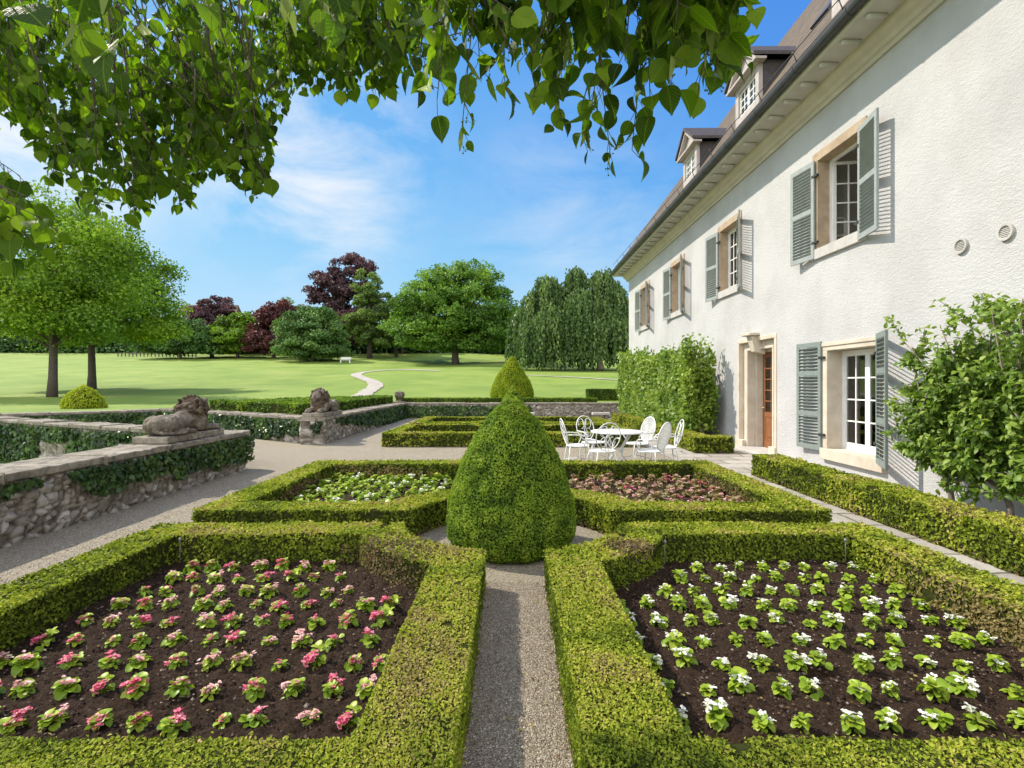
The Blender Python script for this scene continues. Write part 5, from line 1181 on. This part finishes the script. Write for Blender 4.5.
# ------------------------------------------------------------------ overhanging linden
def at(xp, yp, d): return np.array([(xp - 512) * d / 520, d, 1.6 - (yp - 384) * d / 520])
HEART = leaf_template([-.06, .0, .1, .24, .4, .56, .7, .82, .92, 1.04], [.14, .28, .42, .49, .5, .44, .34, .21, .09, .0], .18, .3)
BRACT = leaf_template([0, .2, .6, 1.], [.04, .1, .11, .02], .15, .3)
rng = np.random.default_rng(401)
lin = thing('linden_tree', 'linden tree behind the viewer with leafy boughs hanging across the top', 'tree', (-4.6, -2.2, 0))
leafs = MB(); bra = MB(); tw = MB()
def spray(a, b, n, S, br=.12, sag=.12, tb=.5):
    a = np.array(a); b = np.array(b); mid = (a + b) / 2 + np.array([0, 0, sag * np.linalg.norm(b - a)]) + rng.normal(0, .04, 3)
    s = np.linspace(0, 1, 8)[:, None]; c = (1 - s) ** 2 * a + 2 * s * (1 - s) * mid + s * s * b
    tw.tube(c, np.linspace(.0045, .0013, 8) * (S / .07) ** .5, 5)
    u = np.linspace(.12, 1, n) ** .85; i = np.minimum((u * 7).astype(int), 6); f = (u * 7 - i)[:, None]; P = c[i] + (c[i + 1] - c[i]) * f
    d = unit(b - a); side = unit(np.cross(d, [0, 0, 1.]) + 1e-3); sg = np.where(np.arange(n) % 2, 1, -1)[:, None]
    st = sg * side * .7 + d * .45 + rng.normal(0, .35, (n, 3)) + [0, 0, -.35]
    st = unit(st); stem = S * .55; B = P + st * stem + [0, 0, -.01]
    for k in range(n): tw.tube([P[k], B[k]], .0011 * (S / .07) ** .5, 4, cap=False)
    T = st * .95 + [0, 0, -.45] + rng.normal(0, .38, (n, 3)); N = rng.normal(0, .65, (n, 3)) + [-.15, -.35, .75] + sg * side * .2
    leaf_batch(leafs, HEART, B, T, N, S * rng.uniform(.5, 1.2, n), np.clip(rng.normal(tb, .25, n), 0, 1), 0, rng, .9)
    m = rng.poisson(n * br)
    for k in range(m):
        j = rng.integers(n); o = P[j]; tt = np.array([[rng.normal(0, .35), rng.normal(0, .35), -1.]])
        leaf_batch(bra, BRACT, o[None], tt, rng.normal(size=(1, 3)), S * 1.05, rng.random(), 0)
        e = o + unit(tt[0]) * S * .5; e2 = e + np.array([rng.normal(0, .3), rng.normal(0, .3), -1]) * S * .5; bra.tube([e, e2], .0008, 3, 1, False)
        for q in range(4): p_ = e2 + rng.normal(0, .12, 3) * S; bra.tube([e2, p_], .0006, 3, 1, False); ell(bra, p_, (.003,) * 3, mat=1, n=4)
bound = np.array([(-80, 190), (-5, 100), (28, 118), (50, 175), (95, 205), (135, 226), (152, 190), (185, 203), (205, 160), (228, 172), (262, 192), (276, 112), (300, 84), (345, 86), (385, 84), (402, 45), (430, 40)], float)
for k in range(360):                                     # the dense far left bough
    x = rng.uniform(-70, 420); yb = np.interp(x, bound[:, 0], bound[:, 1])
    if k % 3 == 0: j = rng.integers(1, len(bound) - 1); x = bound[j, 0] + rng.normal(0, 5); yb = np.interp(x, bound[:, 0], bound[:, 1])
    ye = yb * (rng.uniform(.25, 1.) if k % 3 else rng.uniform(.86, 1.0)); d = rng.uniform(2.1, 3.05)
    e = at(x, ye + 3, d); s = e + np.array([rng.normal(-.02, .16), rng.normal(-.1, .2), rng.uniform(.32, .6)])
    spray(s, e, 15, rng.uniform(.04, .06), .05)
for x0, y0, x1, y1, d in ((-70, 130, 15, 250, 1.75), (-60, 170, 48, 236, 1.7), (-90, 180, 0, 246, 1.8), (-60, 150, 32, 212, 1.9), (-90, 160, -10, 225, 1.7), (-80, 120, 20, 190, 2.0), (-50, 150, 58, 246, 1.9), (-70, 150, 38, 262, 1.8), (-90, 190, 5, 268, 1.75)):
    spray(at(x0, y0, d), at(x1, y1 - 14, d), 14, .062, .12, .05, .66)
for x0, x1, y1, d, n, S in ((455, 437, 100, 1.5, 8, .082), (490, 462, 128, 1.55, 10, .075), (505, 505, 86, 1.6, 10, .078), (520, 528, 50, 1.7, 9, .08), (440, 425, 60, 1.6, 8, .075), (470, 480, 70, 1.7, 10, .08), (540, 535, 92, 1.75, 11, .078), (560, 561, 118, 1.6, 11, .08),
                            (590, 584, 140, 1.8, 12, .075), (605, 610, 152, 1.75, 12, .072), (625, 632, 150, 1.7, 12, .075), (645, 650, 100, 1.5, 9, .085), (570, 600, 92, 1.5, 9, .09), (610, 625, 60, 1.4, 8, .09), (675, 668, 78, 1.35, 8, .09), (690, 700, 78, 1.4, 8, .09),
                            (700, 716, 66, 1.5, 8, .08), (655, 680, 35, 1.35, 8, .09), (550, 570, 45, 1.5, 9, .09), (395, 385, 60, 2.0, 10, .075), (350, 345, 66, 2.0, 10, .075), (420, 405, 22, 1.8, 10, .08), (370, 372, 40, 1.9, 11, .078), (320, 318, 50, 2.1, 11, .075), (590, 640, 20, 1.5, 10, .09), (480, 500, 20, 1.6, 10, .085), (630, 690, 10, 1.5, 10, .09), (700, 708, 20, 1.7, 8, .08)):
    e = at(x1, y1, d); s = at(x0, -70, d) + np.array([rng.normal(0, .05), rng.normal(-.1, .1), .12]); spray(s, e, n + 8, S * .8, .3, .03)
    for q in range(3):
        w = rng.uniform(.0, .68); o = s + (e - s) * w; spray(o, o + np.array([rng.normal(0, .09), rng.normal(0, .09), -.1 - .1 * rng.random()]), 8, S * .74, .3, .05)
for x, y, d in ((75, 22, 1.15), (140, 34, 1.1), (115, 40, 1.2), (330, 20, 1.1), (285, 5, 1.2), (200, 8, 1.3), (20, 10, 1.3)):
    spray(at(x - 20, -90, d), at(x, y - 10, d), 4, .085, .5, .02, .5)
part(leafs, 'foliage', M['linden'], lin); part(bra, 'blossom_bracts', [M['bract'], M['linden']], lin)
part(tw, 'twigs', M['bark'], lin)
g = MB(); tr = np.array([[-4.6, -2.2, -.1], [-4.55, -2.15, .8], [-4.6, -2.1, 2.4], [-4.4, -1.9, 4.2], [-4.5, -1.8, 6.5]]); g.tube(tr, [.5, .38, .34, .28, .2], 14); part(g, 'trunk', M['bark'], lin)
for pts, r in (([(-4.45, -1.95, 3.7), (-3.4, -.3, 4.2), (-2.2, 1.4, 4.3), (-.9, 2.3, 4.1)], .09), ([(-4.5, -1.9, 3.2), (-3.6, .2, 3.9), (-2.9, 2.0, 4.0), (-2.3, 2.9, 3.95)], .08), ([(-4.4, -1.9, 4.2), (-2.4, -.6, 4.2), (-.6, .7, 3.5), (.35, 1.5, 3.05), (.7, 1.7, 2.95)], .08), ([(-4.5, -2, 3), (-3.6, -.2, 3.1), (-2.9, 1.2, 2.9), (-2.4, 1.6, 2.75)], .06)):
    P = np.array(pts); g = MB(); g.tube(P, np.linspace(r, .012, len(P)), 8); part(g, 'bough', M['bark'], lin)

# ------------------------------------------------------------------ sky, sun, camera
SKYG = (.7, .92, 1.65); SKYP = 1.7; SKYS = 4.2
w = bpy.data.worlds.new('World'); scene.world = w; w.use_nodes = True; nt = w.node_tree; nt.nodes.clear()
sky = nt.nodes.new('ShaderNodeTexSky'); sky.sky_type = 'NISHITA'; sky.sun_disc = False
to = -SUN; sky.sun_elevation = math.asin(to.z); sky.sun_rotation = math.atan2(to.x, to.y); sky.altitude = 300; sky.air_density = 1.; sky.dust_density = .05; sky.ozone_density = 3.5
g = nt.nodes.new('ShaderNodeTexCoord'); gen = g.outputs['Generated']
mp = nt.nodes.new('ShaderNodeMapping'); nt.links.new(gen, mp.inputs[0]); mp.inputs['Scale'].default_value = (1., 1., 2.2); mp.inputs['Rotation'].default_value = (0, R(-12), 0)
f1 = noise(nt, mp.outputs[0], 4.2, 9, .62, .35); f2 = noise(nt, mp.outputs[0], 1.6, 4, .5)
sp = nt.nodes.new('ShaderNodeSeparateXYZ'); nt.links.new(gen, sp.inputs[0])
def bank(d, r0, r1):
    v = nt.nodes.new('ShaderNodeVectorMath'); v.operation = 'DISTANCE'; nt.links.new(gen, v.inputs[0]); v.inputs[1].default_value = Vector(d).normalized()
    m = N_(nt, 'ShaderNodeMapRange', interpolation_type='SMOOTHSTEP'); nt.links.new(v.outputs['Value'], m.inputs[0]); m.inputs[1].default_value = r0; m.inputs[2].default_value = r1; return m.outputs[0]
near = math_(nt, 'MAXIMUM', math_(nt, 'MAXIMUM', bank((-.40, 1, .43), .3, .06), bank((-.98, 1, .5), .3, .04)), math_(nt, 'MULTIPLY', bank((.12, 1, .3), .32, .05), .35))
fac = math_(nt, 'MULTIPLY', math_(nt, 'MULTIPLY', ramp(nt, [(.36, (0, 0, 0)), (.72, (1, 1, 1))], f1).outputs[0], near), .95)
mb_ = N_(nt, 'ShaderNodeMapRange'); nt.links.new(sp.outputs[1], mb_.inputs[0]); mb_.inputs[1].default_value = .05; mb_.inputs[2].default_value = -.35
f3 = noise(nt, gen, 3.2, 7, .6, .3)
back = math_(nt, 'MULTIPLY', mb_.outputs[0], ramp(nt, [(.28, (.3, .3, .3)), (.55, (1, 1, 1))], f3).outputs[0])  # bright cloud bank added behind the camera, unseen, to fill camera-facing sides
# the sky's own colours, with a soft shoulder so the bright band at the horizon keeps its pale blue
s3 = nt.nodes.new('ShaderNodeSeparateColor'); nt.links.new(sky.outputs[0], s3.inputs[0]); c3 = nt.nodes.new('ShaderNodeCombineColor')
for k, (gain, top) in enumerate(((SKYG[0], 3.0), (SKYG[1], 3.3), (SKYG[2], 3.7))):
    x2 = math_(nt, 'POWER', math_(nt, 'MULTIPLY', s3.outputs[k], gain), SKYP)
    nt.links.new(math_(nt, 'MULTIPLY', math_(nt, 'DIVIDE', x2, math_(nt, 'ADD', x2, SKYS)), top), c3.inputs[k])
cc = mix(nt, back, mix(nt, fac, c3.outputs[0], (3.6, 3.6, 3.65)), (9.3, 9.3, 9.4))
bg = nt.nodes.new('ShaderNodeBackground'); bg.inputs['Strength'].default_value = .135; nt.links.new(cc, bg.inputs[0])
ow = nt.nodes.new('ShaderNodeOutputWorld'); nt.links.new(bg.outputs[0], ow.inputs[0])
sl = bpy.data.lights.new('sun', 'SUN'); sl.energy = 2.9; sl.angle = R(.7); sl.color = (1, .915, .78)
so = bpy.data.objects.new('sun', sl); COL.objects.link(so); so.rotation_euler = SUN.to_track_quat('-Z', 'Y').to_euler(); so.location = (-20, 10, 30)
cam = bpy.data.cameras.new('camera'); cam.sensor_width = 36; cam.lens = 520 / 1024 * 36; cam.clip_end = 4000; cam.clip_start = .05
co = bpy.data.objects.new('camera', cam); COL.objects.link(co); co.location = (0, 0, 1.6); co.rotation_euler = (R(90), 0, 0); scene.camera = co
vs = scene.view_settings; vs.view_transform = 'Standard'; vs.look = 'None'; vs.exposure = 1.05; vs.gamma = 1; vs.use_curve_mapping = False
cy = scene.cycles; cy.use_denoising = True; cy.max_bounces = 7; cy.diffuse_bounces = 4; cy.transmission_bounces = 4; cy.transparent_max_bounces = 8; cy.sample_clamp_indirect = 6
